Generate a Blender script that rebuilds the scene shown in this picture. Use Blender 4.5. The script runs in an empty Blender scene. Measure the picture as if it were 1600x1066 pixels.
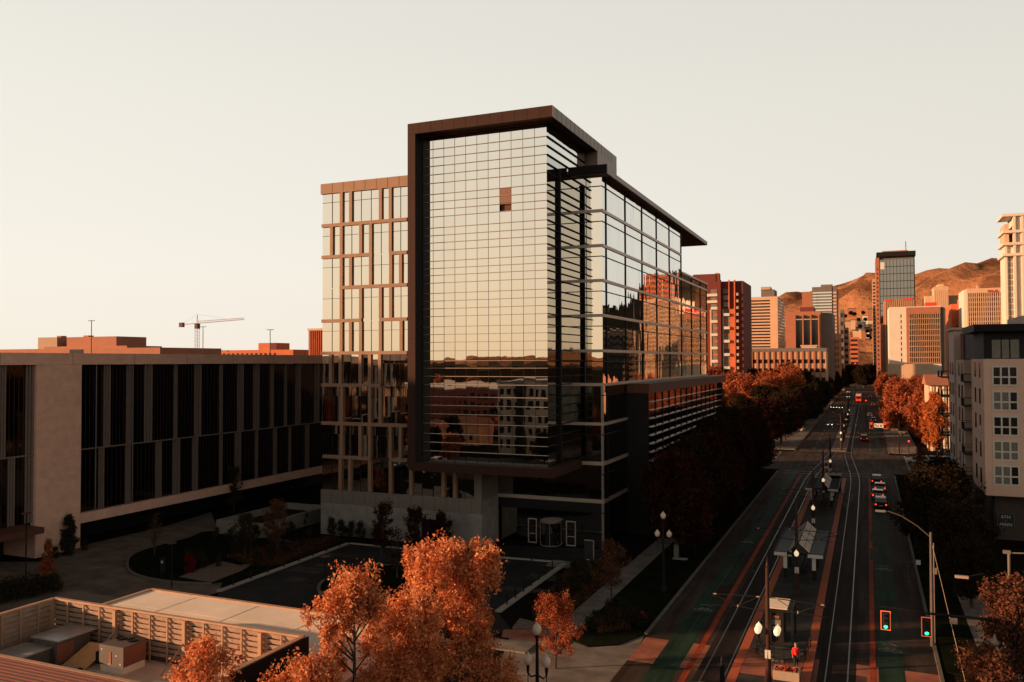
import bpy, bmesh, math, random
import numpy as np
from mathutils import Vector, Matrix

R = math.radians
random.seed(7)
S = bpy.context.scene
COL = S.collection

# ---------------------------------------------------------------- camera
YAW, PITCH, ROLL, FPX, CAMH = R(23.12), R(1.375), R(-0.2), 1300.0, 22.0
cam_data = bpy.data.cameras.new('camera')
cam = bpy.data.objects.new('camera', cam_data)
COL.objects.link(cam)
CM = Matrix.Rotation(YAW, 4, 'Z') @ Matrix.Rotation(math.pi/2 + PITCH, 4, 'X') @ Matrix.Rotation(ROLL, 4, 'Z')
cam.matrix_world = Matrix.Translation((0, 0, CAMH)) @ CM
cam_data.sensor_width = 36.0
cam_data.lens = FPX/1600*36.0
cam_data.clip_start = 0.5
cam_data.clip_end = 30000
S.camera = cam

# ---------------------------------------------------------------- sun and sky
SUN_T, SUN_E = R(30), R(10.0)      # degrees south of west, elevation
sun_dir = Vector((-math.cos(SUN_T)*math.cos(SUN_E), -math.sin(SUN_T)*math.cos(SUN_E), math.sin(SUN_E)))
sd = bpy.data.lights.new('sun', 'SUN')
sd.energy = 5.0
sd.angle = R(0.6)
sd.color = (1.0, 0.54, 0.29)
sun = bpy.data.objects.new('sun', sd)
COL.objects.link(sun)
sun.rotation_euler = (-sun_dir).to_track_quat('-Z', 'Y').to_euler()
sun.location = (-60, -60, 120)

W = bpy.data.worlds.new('World')
S.world = W
W.use_nodes = True
nt = W.node_tree
nt.nodes.clear()
N = nt.nodes.new
out = N('ShaderNodeOutputWorld'); bg = N('ShaderNodeBackground')
sky = N('ShaderNodeTexSky'); sky.sky_type = 'NISHITA'; sky.sun_disc = False
sky.sun_elevation = SUN_E; sky.sun_rotation = math.atan2(sun_dir.x, sun_dir.y)
sky.dust_density = 3.0
tc = N('ShaderNodeTexCoord'); sep = N('ShaderNodeSeparateXYZ')
nt.links.new(tc.outputs['Generated'], sep.inputs[0])
ramp = N('ShaderNodeValToRGB')
cr = ramp.color_ramp
stops = [(0.0, (.10, .08, .06)), (.495, (.10, .075, .06)), (.50, (.80, .73, .63)), (.55, (.80, .755, .67)),
         (.64, (.745, .715, .64)), (.705, (.685, .67, .61)), (.74, (.21, .185, .16)), (.80, (.075, .062, .055)), (1.0, (.03, .026, .026))]
cr.elements[0].position = 0; cr.elements[0].color = stops[0][1]+(1,)
cr.elements[1].position = 1; cr.elements[1].color = stops[-1][1]+(1,)
for p, c in stops[1:-1]:
    e = cr.elements.new(p); e.color = c+(1,)
mr = N('ShaderNodeMapRange'); mr.inputs['From Min'].default_value = -1; mr.inputs['From Max'].default_value = 1
nt.links.new(sep.outputs['Z'], mr.inputs['Value'])
nt.links.new(mr.outputs[0], ramp.inputs[0])
# brighter to the west
mx = N('ShaderNodeMapRange'); mx.inputs['From Min'].default_value = 1; mx.inputs['From Max'].default_value = -1
mx.inputs['To Min'].default_value = .90; mx.inputs['To Max'].default_value = 1.16
nt.links.new(sep.outputs['X'], mx.inputs['Value'])
vm = N('ShaderNodeVectorMath'); vm.operation = 'SCALE'
nt.links.new(ramp.outputs[0], vm.inputs[0]); nt.links.new(mx.outputs[0], vm.inputs['Scale'])
# peach towards the south
my = N('ShaderNodeMapRange'); my.inputs['From Min'].default_value = .1; my.inputs['From Max'].default_value = -.9
nt.links.new(sep.outputs['Y'], my.inputs['Value'])
mz = N('ShaderNodeMapRange'); mz.inputs['From Min'].default_value = .30; mz.inputs['From Max'].default_value = .0
nt.links.new(sep.outputs['Z'], mz.inputs['Value'])
mm_ = N('ShaderNodeMath'); mm_.operation = 'MULTIPLY'; nt.links.new(my.outputs[0], mm_.inputs[0]); nt.links.new(mz.outputs[0], mm_.inputs[1])
mc = N('ShaderNodeMix'); mc.data_type = 'RGBA'; mc.inputs['A'].default_value = (1,1,1,1); mc.inputs['B'].default_value = (1.04,.84,.62,1)
nt.links.new(mm_.outputs[0], mc.inputs['Factor'])
vt = N('ShaderNodeVectorMath'); vt.operation = 'MULTIPLY'
nt.links.new(vm.outputs[0], vt.inputs[0]); nt.links.new(mc.outputs['Result'], vt.inputs[1]); vm = vt
vs = N('ShaderNodeVectorMath'); vs.operation = 'SCALE'; vs.inputs['Scale'].default_value = 0.006
nt.links.new(sky.outputs[0], vs.inputs[0])
va = N('ShaderNodeVectorMath'); va.operation = 'ADD'
nt.links.new(vm.outputs[0], va.inputs[0]); nt.links.new(vs.outputs[0], va.inputs[1])
nt.links.new(va.outputs[0], bg.inputs[0]); bg.inputs[1].default_value = 0.62
nt.links.new(bg.outputs[0], out.inputs[0])

S.view_settings.view_transform = 'Standard'
S.view_settings.look = 'None'
S.view_settings.gamma = 1
S.view_settings.exposure = 0.72

# ---------------------------------------------------------------- helpers: measuring
CM3 = CM.to_3x3()
def ray(px, py):
    return CM3 @ Vector(((px-800)/FPX, (533-py)/FPX, -1.0))
def G(px, py, z=0.0):
    """real point on the level z seen along that direction"""
    d = ray(px, py); t = (z-CAMH)/d.z
    return Vector((d.x*t, d.y*t, z))
def XatY(px, Y, py=560):
    d = ray(px, py); return d.x*Y/d.y
def YatX(px, X, py=560):
    d = ray(px, py); return d.y*X/d.x
def ZatY(px, py, Y):
    d = ray(px, py); return CAMH + d.z*Y/d.y

# ---------------------------------------------------------------- helpers: materials
MATS = {}
def mat(name, col, rough=.7, metal=0.0, var=.12, scale=1.5, bump=0.0, bscale=20, emit=None, estr=0, spec=.5, island=0.0):
    if name in MATS: return MATS[name]
    m = bpy.data.materials.new(name); m.use_nodes = True
    t = m.node_tree; b = t.nodes['Principled BSDF']
    b.inputs['Roughness'].default_value = rough; b.inputs['Metallic'].default_value = metal
    b.inputs['Specular IOR Level'].default_value = spec
    geo = t.nodes.new('ShaderNodeTexCoord')
    if var > 0:
        n = t.nodes.new('ShaderNodeTexNoise'); n.inputs['Scale'].default_value = scale; n.inputs['Detail'].default_value = 5
        t.links.new(geo.outputs['Object'], n.inputs['Vector'])
        r = t.nodes.new('ShaderNodeMapRange'); r.inputs['From Min'].default_value = .25; r.inputs['From Max'].default_value = .75
        r.inputs['To Min'].default_value = 1-var; r.inputs['To Max'].default_value = 1+var
        t.links.new(n.outputs[0], r.inputs['Value'])
        v = t.nodes.new('ShaderNodeVectorMath'); v.operation = 'SCALE'; v.inputs[0].default_value = col
        t.links.new(r.outputs[0], v.inputs['Scale'])
        src = v.outputs[0]
        if island > 0:
            g = t.nodes.new('ShaderNodeNewGeometry')
            r2 = t.nodes.new('ShaderNodeMapRange'); r2.inputs['To Min'].default_value = 1-island; r2.inputs['To Max'].default_value = 1+island
            t.links.new(g.outputs['Random Per Island'], r2.inputs['Value'])
            v2 = t.nodes.new('ShaderNodeVectorMath'); v2.operation = 'SCALE'
            t.links.new(src, v2.inputs[0]); t.links.new(r2.outputs[0], v2.inputs['Scale']); src = v2.outputs[0]
        t.links.new(src, b.inputs['Base Color'])
    else:
        b.inputs['Base Color'].default_value = tuple(col)+(1,)
    if bump > 0:
        n2 = t.nodes.new('ShaderNodeTexNoise'); n2.inputs['Scale'].default_value = bscale; n2.inputs['Detail'].default_value = 4
        t.links.new(geo.outputs['Object'], n2.inputs['Vector'])
        bp = t.nodes.new('ShaderNodeBump'); bp.inputs['Strength'].default_value = bump; bp.inputs['Distance'].default_value = .05
        t.links.new(n2.outputs[0], bp.inputs['Height']); t.links.new(bp.outputs[0], b.inputs['Normal'])
    if emit:
        b.inputs['Emission Color'].default_value = tuple(emit)+(1,); b.inputs['Emission Strength'].default_value = estr
    MATS[name] = m
    return m

def mirror_glass(name, col, rough=.01, wav=.004, wscale=.35, stretch=1.0):
    m = bpy.data.materials.new(name); m.use_nodes = True
    t = m.node_tree; b = t.nodes['Principled BSDF']
    b.inputs['Metallic'].default_value = 1; b.inputs['Roughness'].default_value = rough
    g = t.nodes.new('ShaderNodeNewGeometry')
    r2 = t.nodes.new('ShaderNodeMapRange'); r2.inputs['To Min'].default_value = .93; r2.inputs['To Max'].default_value = 1.0
    t.links.new(g.outputs['Random Per Island'], r2.inputs['Value'])
    v2 = t.nodes.new('ShaderNodeVectorMath'); v2.operation = 'SCALE'; v2.inputs[0].default_value = col
    t.links.new(r2.outputs[0], v2.inputs['Scale']); t.links.new(v2.outputs[0], b.inputs['Base Color'])
    tcn = t.nodes.new('ShaderNodeTexCoord')
    n2 = t.nodes.new('ShaderNodeTexNoise'); n2.inputs['Scale'].default_value = wscale; n2.inputs['Detail'].default_value = 1.5
    mp = t.nodes.new('ShaderNodeMapping'); mp.inputs['Scale'].default_value = (1, 1, stretch)
    t.links.new(tcn.outputs['Object'], mp.inputs['Vector']); t.links.new(mp.outputs[0], n2.inputs['Vector'])
    bp = t.nodes.new('ShaderNodeBump'); bp.inputs['Strength'].default_value = 1.0; bp.inputs['Distance'].default_value = wav
    t.links.new(n2.outputs[0], bp.inputs['Height']); t.links.new(bp.outputs[0], b.inputs['Normal'])
    MATS[name] = m
    return m

def leaf_mat(name, c1, c2, c3, trans=.35):
    m = bpy.data.materials.new(name); m.use_nodes = True
    t = m.node_tree; t.nodes.clear()
    o = t.nodes.new('ShaderNodeOutputMaterial'); d = t.nodes.new('ShaderNodeBsdfDiffuse'); tr = t.nodes.new('ShaderNodeBsdfTranslucent')
    mxs = t.nodes.new('ShaderNodeMixShader'); mxs.inputs[0].default_value = trans
    g = t.nodes.new('ShaderNodeNewGeometry'); rp = t.nodes.new('ShaderNodeValToRGB')
    e = rp.color_ramp.elements
    e[0].position = 0; e[0].color = c1+(1,); e[1].position = 1; e[1].color = c3+(1,)
    k = e.new(.5); k.color = c2+(1,)
    oi = t.nodes.new('ShaderNodeObjectInfo')
    tcn = t.nodes.new('ShaderNodeTexCoord'); n2 = t.nodes.new('ShaderNodeTexNoise'); n2.inputs['Scale'].default_value = 1.3
    t.links.new(tcn.outputs['Object'], n2.inputs['Vector'])
    a1 = t.nodes.new('ShaderNodeMath'); a1.operation = 'MULTIPLY_ADD'; a1.inputs[1].default_value = .8
    t.links.new(g.outputs['Random Per Island'], a1.inputs[0])
    a2 = t.nodes.new('ShaderNodeMath'); a2.operation = 'MULTIPLY_ADD'; a2.inputs[1].default_value = 1.1; a2.inputs[2].default_value = -.45
    t.links.new(n2.outputs[0], a2.inputs[0]); t.links.new(a2.outputs[0], a1.inputs[2])
    t.links.new(a1.outputs[0], rp.inputs[0])
    t.links.new(rp.outputs[0], d.inputs[0]); t.links.new(rp.outputs[0], tr.inputs[0])
    t.links.new(d.outputs[0], mxs.inputs[1]); t.links.new(tr.outputs[0], mxs.inputs[2]); t.links.new(mxs.outputs[0], o.inputs[0])
    MATS[name] = m
    return m

M_ = MATS
mirror_glass('coated_glass', (.84, .80, .73), .012, .0035, .45)
mirror_glass('coated_glass_east', (.78, .78, .74), .015, .012, .55, .25)
mirror_glass('dim_mirror_glass', (.55, .55, .52), .03, .005, .5)  # dim copy of the coated glass, dark reflection of the east return put in
mirror_glass('tinted_glass', (.32, .31, .29), .05, .006, .5)
mat('bronze_panel', (.27, .165, .105), .6, 0, .10, .8, spec=.25)
mat('dark_bronze', (0.0410, 0.0172, 0.0115), .75, 0, .10, .8, spec=.2)
mat('bronze_sheen', (.25, .18, .14), .45, .2, .08, 2)  # lighter copy of the dark bronze, its sky sheen put into the colour
mat('umber_panel', (.12, .048, .032), .7, 0, .08, 2, spec=.2)
mat('mullion', (.30, .25, .21), .35, .5, .05)
mat('band_metal', (.45, .37, .31), .4, .4, .05)
mat('black_metal', (.010, .009, .009), .65, 0, 0, spec=.2)
mat('dark_panel', (0.0150, 0.0135, 0.0135), .7, 0, .15, .4, spec=.2)
mat('stone_base', (0.2457, 0.2272, 0.2027), .85, 0, .22, .9, .8, 7)
mat('stone_panel', (0.1759, 0.1449, 0.1242), .7, 0, .08, 1)
mat('concrete_wall', (.78, .49, .36), .85, 0, .10, 1.2, .8, 9)
mat('concrete', (0.1705, 0.1546, 0.1386), .9, 0, .15, .6, .3, 8, spec=.12)
mat('pale_concrete', (0.3570, 0.3255, 0.2835), .9, 0, .12, .6, .3, 8, spec=.12)
mat('kerb_stone', (0.1484, 0.1350, 0.1181), .9, 0, .15, 1, spec=.12)
mat('asphalt', (0.0467, 0.0338, 0.0269), .9, 0, .30, .25, .3, 30, spec=.12)
mat('court_asphalt', (0.0259, 0.0259, 0.0251), .85, 0, .30, .12, .2, 30, spec=.12)
mat('track_asphalt', (0.0216, 0.0150, 0.0126), .85, 0, .25, .3, spec=.12)
mat('green_paint', (0.0151, 0.0403, 0.0252), .8, 0, .35, .4, spec=.12)
mat('orange_paint', (.30, .052, .018), .8, 0, .3, .8, spec=.12)
mat('white_paint', (0.2240, 0.2170, 0.1960), .8, 0, .35, 2)
mat('platform_paving', (0.0527, 0.0502, 0.0454), .85, 0, .12, 1.5, spec=.12)
mat('tactile', (.48, .105, .035), .8, 0, .15, 2)
mat('red_paving', (.30, .10, .055), .85, 0, .2, 1.2)
mat('steel', (.10, .088, .078), .45, .7, .05)
mat('ground', (0.0160, 0.0130, 0.0110), .95, 0, .4, .02, spec=0.0)
mat('lawn', (0.0110, 0.0143, 0.0077), .95, 0, .35, .5, .5, 25, spec=0.0)
mat('mulch', (0.0360, 0.0216, 0.0156), .95, 0, .5, 1.2, .8, 12, spec=0.0)
mat('gravel', (0.1872, 0.1373, 0.1123), .95, 0, .5, 6, .8, 14, spec=.12)
mat('pavers', (0.1514, 0.1210, 0.0959), .9, 0, .22, .5, .4, 12, spec=.12)
mat('wooded_hill', (.055, .043, .030), .95, 0, .4, .01, spec=0.0)
mat('hill', (.40, .205, .10), .95, 0, .22, .004, .8, .03, spec=0.0)
mat('white_roof', (.90, .78, .62), .8, 0, .04, .3)
mat('wood', (.42, .26, .16), .8, 0, .15, 2)
mat('galvanised', (.45, .42, .38), .4, .5, .15, 2)
mat('unit_metal', (.10, .082, .072), .6, .1, .1, 2)
mat('rust_panel', (.24, .085, .05), .6, 0, .15, 2)
mat('louvre_metal', (.21, .165, .14), .5, .2, .1)
mat('roof_gravel', (.74, .58, .46), .95, 0, .10, 2, .3, 20)
mat('board', (.40, .28, .20), .85, 0, .22, 3)
mat('ply', (.85, .45, .18), .7, 0, .12, 3)
mat('court_wall', (0.2112, 0.1920, 0.1632), .85, 0, .08, 1)
mat('pole_paint', (.045, .020, .014), .6, 0, .1, spec=.2)
mat('pole_grey', (.12, .10, .085), .5, .5, .1)
mat('kerb_warm', (.36, .27, .20), .85, 0, .08, 2)
mat('shelter_glass', (.85, .78, .66), .4, 0, .08, 2)
mat('shelter_side', (.10, .10, .095), .3, .2, .1, 2)
mat('cable', (.55, .40, .28), .4, .3, 0)
mat('car_dark', (.02, .018, .02), .25, .3, 0)
mat('car_silver', (.25, .24, .23), .25, .4, 0)
mat('car_white', (.5, .48, .45), .3, 0, 0)
mat('tram_red', (.45, .05, .03), .4, 0, .05)
mat('window_blind_dark', (.045, .032, .028), .5, .1, .1)
mat('board_brown', (.20, .105, .07), .7, 0, .1)
mat('crane_paint', (.42, .22, .10), .6, 0, .05)
mat('maroon_glass', (.09, .022, .015), .4, 0, .3, .4)
mat('glass_screen', (.33, .30, .26), .3, 0, .05)
mirror_glass('garage_glass', (.15, .105, .09), .06, .006, .5, .2)
mat('red_roof', (.31, .10, .045), .6, 0, .12, .8)
mat('bark', (.05, .032, .022), .95, 0, .3, 3)
mat('white_wall', (.62, .55, .45), .85, 0, .06, .3)
mat('cream_wall', (.56, .37, .235), .85, 0, .06, .3)
mat('tan_wall', (.48, .29, .17), .85, 0, .08, .3)
mat('orange_wall', (.50, .13, .05), .85, 0, .12, .3)
mat('brown_wall', (.34, .13, .07), .85, 0, .10, .3)
mat('maroon_wall', (.14, .026, .02), .85, 0, .10, .3)
mat('grey_wall', (.14, .125, .115), .85, 0, .10, .3)
mat('window_dark', (.018, .014, .013), .12, 0, .2, 3)
mat('window_blind', (.16, .15, .12), .5, 0, .2, 3)
mat('pink_stucco', (.72, .47, .36), .9, 0, .06, .8, .25, 20)
mat('grey_siding', (0.5040, 0.3720, 0.3000), .9, 0, .08, 1)
mat('white_frame', (.62, .58, .50), .6, 0, .03)
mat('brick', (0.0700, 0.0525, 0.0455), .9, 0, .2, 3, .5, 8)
mat('globe_glass', (.75, .62, .48), .4, 0, .03)
mat('globe_lit', (.8, .7, .55), .4, 0, .03, emit=(1, .74, .45), estr=.42)
mat('tail_light', (.3, .01, .01), .4, 0, 0, emit=(1, .04, .015), estr=1.4)
mat('head_light', (.8, .8, .7), .4, 0, 0, emit=(1, .85, .65), estr=2.5)
mat('red_signal', (.3, .01, .01), .4, 0, 0, emit=(1, .04, .015), estr=1.8)
mat('green_signal', (.02, .3, .2), .4, 0, 0, emit=(.04, 1, .45), estr=1.6)
mat('glow_plate', (.75, .13, .03), .5, 0, 0, emit=(1, .16, .03), estr=.35)  # signal glow painted onto the backplate border as emission
mat('red_cloth', (.75, .03, .02), .8, 0, .1, 6)
mat('skin', (.45, .27, .19), .6, 0, .05)
mat('hair', (.30, .22, .15), .8, 0, .1)
mat('dark_cloth', (.015, .013, .014), .9, 0, .1)
mat('sign_white', (.6, .58, .52), .6, 0, 0)
mat('sign_black', (.012, .012, .012), .5, 0, 0)
mat('sign_red', (.6, .04, .02), .6, 0, 0)
mat('hydrant_red', (.55, .02, .02), .5, 0, 0)
mat('tyre', (.012, .012, .012), .9, 0, 0)
leaf_mat('maple_leaves', (.86, .46, .23), (.66, .24, .095), (.36, .075, .04))
leaf_mat('orange_leaves', (.54, .20, .085), (.36, .095, .042), (.16, .032, .02))
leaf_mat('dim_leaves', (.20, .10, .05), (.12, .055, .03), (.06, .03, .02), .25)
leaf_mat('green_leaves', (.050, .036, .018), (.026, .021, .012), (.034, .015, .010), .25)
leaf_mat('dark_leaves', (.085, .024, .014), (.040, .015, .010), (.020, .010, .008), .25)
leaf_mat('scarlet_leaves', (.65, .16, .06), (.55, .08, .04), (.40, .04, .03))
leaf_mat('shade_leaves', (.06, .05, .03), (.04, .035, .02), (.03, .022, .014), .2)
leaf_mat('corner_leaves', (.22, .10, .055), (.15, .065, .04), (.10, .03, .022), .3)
leaf_mat('bright_leaves', (.60, .26, .09), (.52, .16, .05), (.36, .08, .03))
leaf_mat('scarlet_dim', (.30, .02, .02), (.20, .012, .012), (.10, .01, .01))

# ---------------------------------------------------------------- helpers: geometry
class MB:
    """collects shapes for one mesh object"""
    def __init__(s): s.v = []; s.f = []
    def box(s, x0, x1, y0, y1, z0, z1):
        b = len(s.v)
        s.v += [(x0,y0,z0),(x1,y0,z0),(x1,y1,z0),(x0,y1,z0),(x0,y0,z1),(x1,y0,z1),(x1,y1,z1),(x0,y1,z1)]
        s.f += [(b,b+3,b+2,b+1),(b+4,b+5,b+6,b+7),(b,b+1,b+5,b+4),(b+1,b+2,b+6,b+5),(b+2,b+3,b+7,b+6),(b+3,b,b+4,b+7)]
        return s
    def quad(s, a, b_, c, d):
        b = len(s.v); s.v += [tuple(a),tuple(b_),tuple(c),tuple(d)]; s.f.append((b,b+1,b+2,b+3)); return s
    def prism(s, pts, z0, z1):
        """polygon in plan between two heights"""
        n = len(pts); b = len(s.v)
        s.v += [(p[0],p[1],z0) for p in pts] + [(p[0],p[1],z1) for p in pts]
        s.f.append(tuple(b+i for i in range(n))[::-1]); s.f.append(tuple(b+n+i for i in range(n)))
        for i in range(n): s.f.append((b+i, b+(i+1)%n, b+n+(i+1)%n, b+n+i))
        return s
    def extr_x(s, prof, x0, x1):
        """profile (y,z) extruded along x"""
        n = len(prof); b = len(s.v)
        s.v += [(x0,p[0],p[1]) for p in prof] + [(x1,p[0],p[1]) for p in prof]
        s.f.append(tuple(b+i for i in range(n))[::-1]); s.f.append(tuple(b+n+i for i in range(n)))
        for i in range(n): s.f.append((b+i, b+(i+1)%n, b+n+(i+1)%n, b+n+i))
        return s
    def sheet(s, pts, z):
        b = len(s.v); s.v += [(p[0],p[1],z) for p in pts]; s.f.append(tuple(range(b, b+len(pts)))); return s
    def tube(s, pts, rads, n=8, caps=True):
        pts = [Vector(p) for p in pts]
        if not hasattr(rads, '__len__'): rads = [rads]*len(pts)
        rings = []
        for i, p in enumerate(pts):
            t = (pts[min(i+1, len(pts)-1)] - pts[max(i-1, 0)]).normalized()
            u = t.cross(Vector((0,0,1)) if abs(t.z) < .95 else Vector((1,0,0))).normalized(); w = t.cross(u)
            b = len(s.v)
            for k in range(n):
                a = 2*math.pi*k/n
                s.v.append(tuple(p + rads[i]*(math.cos(a)*u + math.sin(a)*w)))
            rings.append(b)
        for a, b in zip(rings[:-1], rings[1:]):
            for k in range(n): s.f.append((a+k, a+(k+1)%n, b+(k+1)%n, b+k))
        if caps: s.f.append(tuple(rings[0]+k for k in range(n))[::-1]); s.f.append(tuple(rings[-1]+k for k in range(n)))
        return s
    def lathe(s, prof, cx=0, cy=0, n=12):
        """profile [(r,z)] round the vertical at cx,cy"""
        return s.tube([(cx,cy,z) for r,z in prof], [max(r,.001) for r,z in prof], n) if False else s._lathe(prof,cx,cy,n)
    def _lathe(s, prof, cx, cy, n):
        st = len(s.v)
        for r, z in prof:
            for k in range(n):
                a = 2*math.pi*k/n; s.v.append((cx+max(r,.001)*math.cos(a), cy+max(r,.001)*math.sin(a), z))
        for i in range(len(prof)-1):
            a = st+i*n; b = a+n
            for k in range(n): s.f.append((a+k, a+(k+1)%n, b+(k+1)%n, b+k))
        s.f.append(tuple(st+k for k in range(n))[::-1]); e = st+(len(prof)-1)*n; s.f.append(tuple(e+k for k in range(n)))
        return s
    def build(s, name, material, parent=None, smooth=False):
        me = bpy.data.meshes.new(name)
        me.from_pydata(s.v, [], s.f); me.update()
        me.materials.append(M_[material] if isinstance(material, str) else material)
        if smooth: me.polygons.foreach_set('use_smooth', [True]*len(me.polygons))
        o = bpy.data.objects.new(name, me); COL.objects.link(o)
        if parent: o.parent = parent
        return o

def tag(o, label=None, cat=None, group=None, kind=None):
    if label: o['label'] = label
    if cat: o['category'] = cat
    if group: o['group'] = group
    if kind: o['kind'] = kind
    return o
def thing(name, label, cat, loc=(0,0,0), rz=0, group=None):
    o = bpy.data.objects.new(name, None); COL.objects.link(o)
    o.empty_display_size = .3
    o.location = loc; o.rotation_euler = (0,0,rz)
    return tag(o, label, cat, group)
def struct(o): o['kind'] = 'structure'; return o
def copy_tree(o, loc=None, rz=None, scale=None, label=None, group=None, parent=None):
    c = o.copy(); COL.objects.link(c)
    if parent: c.parent = parent
    if loc is not None: c.location = loc
    if rz is not None: c.rotation_euler = (0,0,rz)
    if scale is not None: c.scale = scale
    if label: c['label'] = label
    if group: c['group'] = group
    for ch in list(o.children): copy_tree(ch, parent=c)
    return c
def text_mesh(body, size, material, parent, loc, rot, name='lettering', depth=.01, align='CENTER'):
    cu = bpy.data.curves.new(name, 'FONT'); cu.body = body; cu.size = size; cu.extrude = depth
    cu.align_x = align; cu.align_y = 'CENTER'
    tmp = bpy.data.objects.new('tmp', cu); COL.objects.link(tmp)
    dg = bpy.context.evaluated_depsgraph_get()
    me = bpy.data.meshes.new_from_object(tmp.evaluated_get(dg))
    bpy.data.objects.remove(tmp); me.materials.clear(); me.materials.append(M_[material])
    o = bpy.data.objects.new(name, me); COL.objects.link(o)
    if parent: o.parent = parent
    o.location = loc; o.rotation_euler = rot
    return o
# ================================================================ GROUND, ROADS
struct(MB().sheet([(-9000,-9000),(9000,-9000),(9000,9000),(-9000,9000)], 0).build('ground', 'ground'))
PLX0, PLX1 = -9.4, -3.6
RL, RR = -16.5, 4.3           # kerb lines of the avenue
CS0, CS1 = 176.0, 211.0       # far cross street
rd = MB()
rd.sheet([(RL,-150),(RR,-150),(RR,CS0),(RL,CS0)], .006)
rd.sheet([(-600,CS0),(600,CS0),(600,CS1),(-600,CS1)], .006)
rd.sheet([(RL,CS1),(RR,CS1),(RR,1500),(RL,1500)], .006)
rd.sheet([(RR,28),(120,28),(120,57),(RR,57)], .006)
struct(rd.build('road', 'asphalt'))
def tx(Y, a, b):      # track centre line shifting across the junction
    t = min(1, max(0, (Y-158)/62)); t = t*t*(3-2*t); return a+(b-a)*t
ys = list(range(-60, 150, 30)) + list(range(150, 232, 6)) + list(range(240, 900, 40))
tb = MB()
for a, b in ((-2.25, -4.6), (-10.15, -7.7)):
    for y0, y1 in zip(ys[:-1], ys[1:]):
        x0, x1 = tx(y0,a,b), tx(y1,a,b)
        tb.quad((x0-1.25,y0,.010),(x0+1.25,y0,.010),(x1+1.25,y1,.010),(x1-1.25,y1,.010))
struct(tb.build('track_bed', 'track_asphalt'))
for k, (a, b) in enumerate(((-2.25, -4.6), (-10.15, -7.7))):
    t = thing('tram_track', ['pair of steel tram rails on the right of the stop platform', 'pair of steel tram rails on the left of the stop platform'][k], 'tram track', (0,0,0))
    for s in (-.72, .72):
        r = MB()
        for y0, y1 in zip(ys[:-1], ys[1:]):
            x0, x1 = tx(y0,a,b)+s, tx(y1,a,b)+s
            r.quad((x0-.05,y0,.022),(x0+.05,y0,.022),(x1+.05,y1,.022),(x1-.05,y1,.022))
            r.quad((x0-.05,y0,.0),(x0-.05,y0,.022),(x1-.05,y1,.022),(x1-.05,y1,.0))
        r.build('rail', 'steel', t)
# painted lanes
g = MB(); g.sheet([(-14.6,-60),(-12.7,-60),(-12.7,CS0-4),(-14.6,CS0-4)], .012); g.sheet([(.45,-60),(2.15,-60),(2.15,CS0-4),(.45,CS0-4)], .012)
g.sheet([(1.0,CS1+3),(2.6,CS1+3),(2.6,300),(1.0,300)], .012)
struct(g.build('bicycle_lane', 'green_paint'))
g = MB(); g.sheet([(-12.25,-60),(-11.8,-60),(-11.8,CS0-8),(-12.25,CS0-8)], .014); g.sheet([(-.12,-60),(.28,-60),(.28,CS0-8),(-.12,CS0-8)], .014)
struct(g.build('lane_marking', 'orange_paint'))
g = MB()
for y in range(int(CS1)+8, 520, 14):
    g.sheet([(.2,y),(.34,y),(.34,y+5),(.2,y+5)], .014); g.sheet([(-12.6,y),(-12.45,y),(-12.45,y+5),(-12.6,y+5)], .014)
for y in (CS0-5.2, CS0-1.8, CS1+1.8, CS1+5):
    g.sheet([(RL+1,y),(RR-1,y),(RR-1,y+.3),(RL+1,y+.3)], .016)
for x in (RL-3, RL-6): g.sheet([(x,CS0+1),(x+.3,CS0+1),(x+.3,CS1-1),(x,CS1-1)], .016)
for x in (RR+3, RR+6): g.sheet([(x,CS0+1),(x+.3,CS0+1),(x+.3,CS1-1),(x,CS1-1)], .016)
g.sheet([(-120,CS0+17),(RL-8,CS0+17),(RL-8,CS0+17.2),(-120,CS0+17.2)], .016); g.sheet([(RR+8,CS0+17),(220,CS0+17),(220,CS0+17.2),(RR+8,CS0+17.2)], .016)
struct(g.build('road_marking', 'white_paint'))
g = MB(); g.sheet([(RR,60),(RR,65.5),(RL,65.5),(RL,60)][::-1], .009)
struct(g.build('sunlit_crosswalk', 'red_paving'))  # red paving whose colour also carries the warm sun patch over the road
# bicycle symbols
def bike(x, y, lab):
    m = MB()
    def ring(cx, cy, r, w=.08, n=18):
        for k in range(n):
            a, b = 2*math.pi*k/n, 2*math.pi*(k+1)/n
            m.quad((cx+r*math.cos(a),cy+r*math.sin(a),.018),(cx+(r+w)*math.cos(a),cy+(r+w)*math.sin(a),.018),(cx+(r+w)*math.cos(b),cy+(r+w)*math.sin(b),.018),(cx+r*math.cos(b),cy+r*math.sin(b),.018))
    def ln(a, b, w=.045):
        a, b = Vector(a+(0,)), Vector(b+(0,)); n = (b-a).normalized().cross(Vector((0,0,1)))*w
        m.quad(*[(p.x,p.y,.018) for p in (a-n, b-n, b+n, a+n)])
    ring(-.45,0,.28); ring(.45,0,.28)
    for a, b in (((-.45,0),(-.2,.55)),((-.2,.55),(.05,0)),((.05,0),(-.45,0)),((-.2,.5),(.3,.5)),((.3,.5),(.05,0)),((.45,0),(.28,.65)),((.28,.65),(.45,.68)),((-.3,.6),(-.08,.6))): ln(a,b)
    for s in (0,):
        ln((-.5,1.35),(0,1.75),.06); ln((0,1.75),(.5,1.35),.06)
    o = m.build('bicycle_symbol', 'white_paint'); o.location = (x,y,0); o['kind'] = 'structure'; return o
bike(1.3, 69.5, ''); bike(1.3, 96, ''); bike(-13.6, 74.5, ''); bike(-13.6, 104, '')
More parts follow.
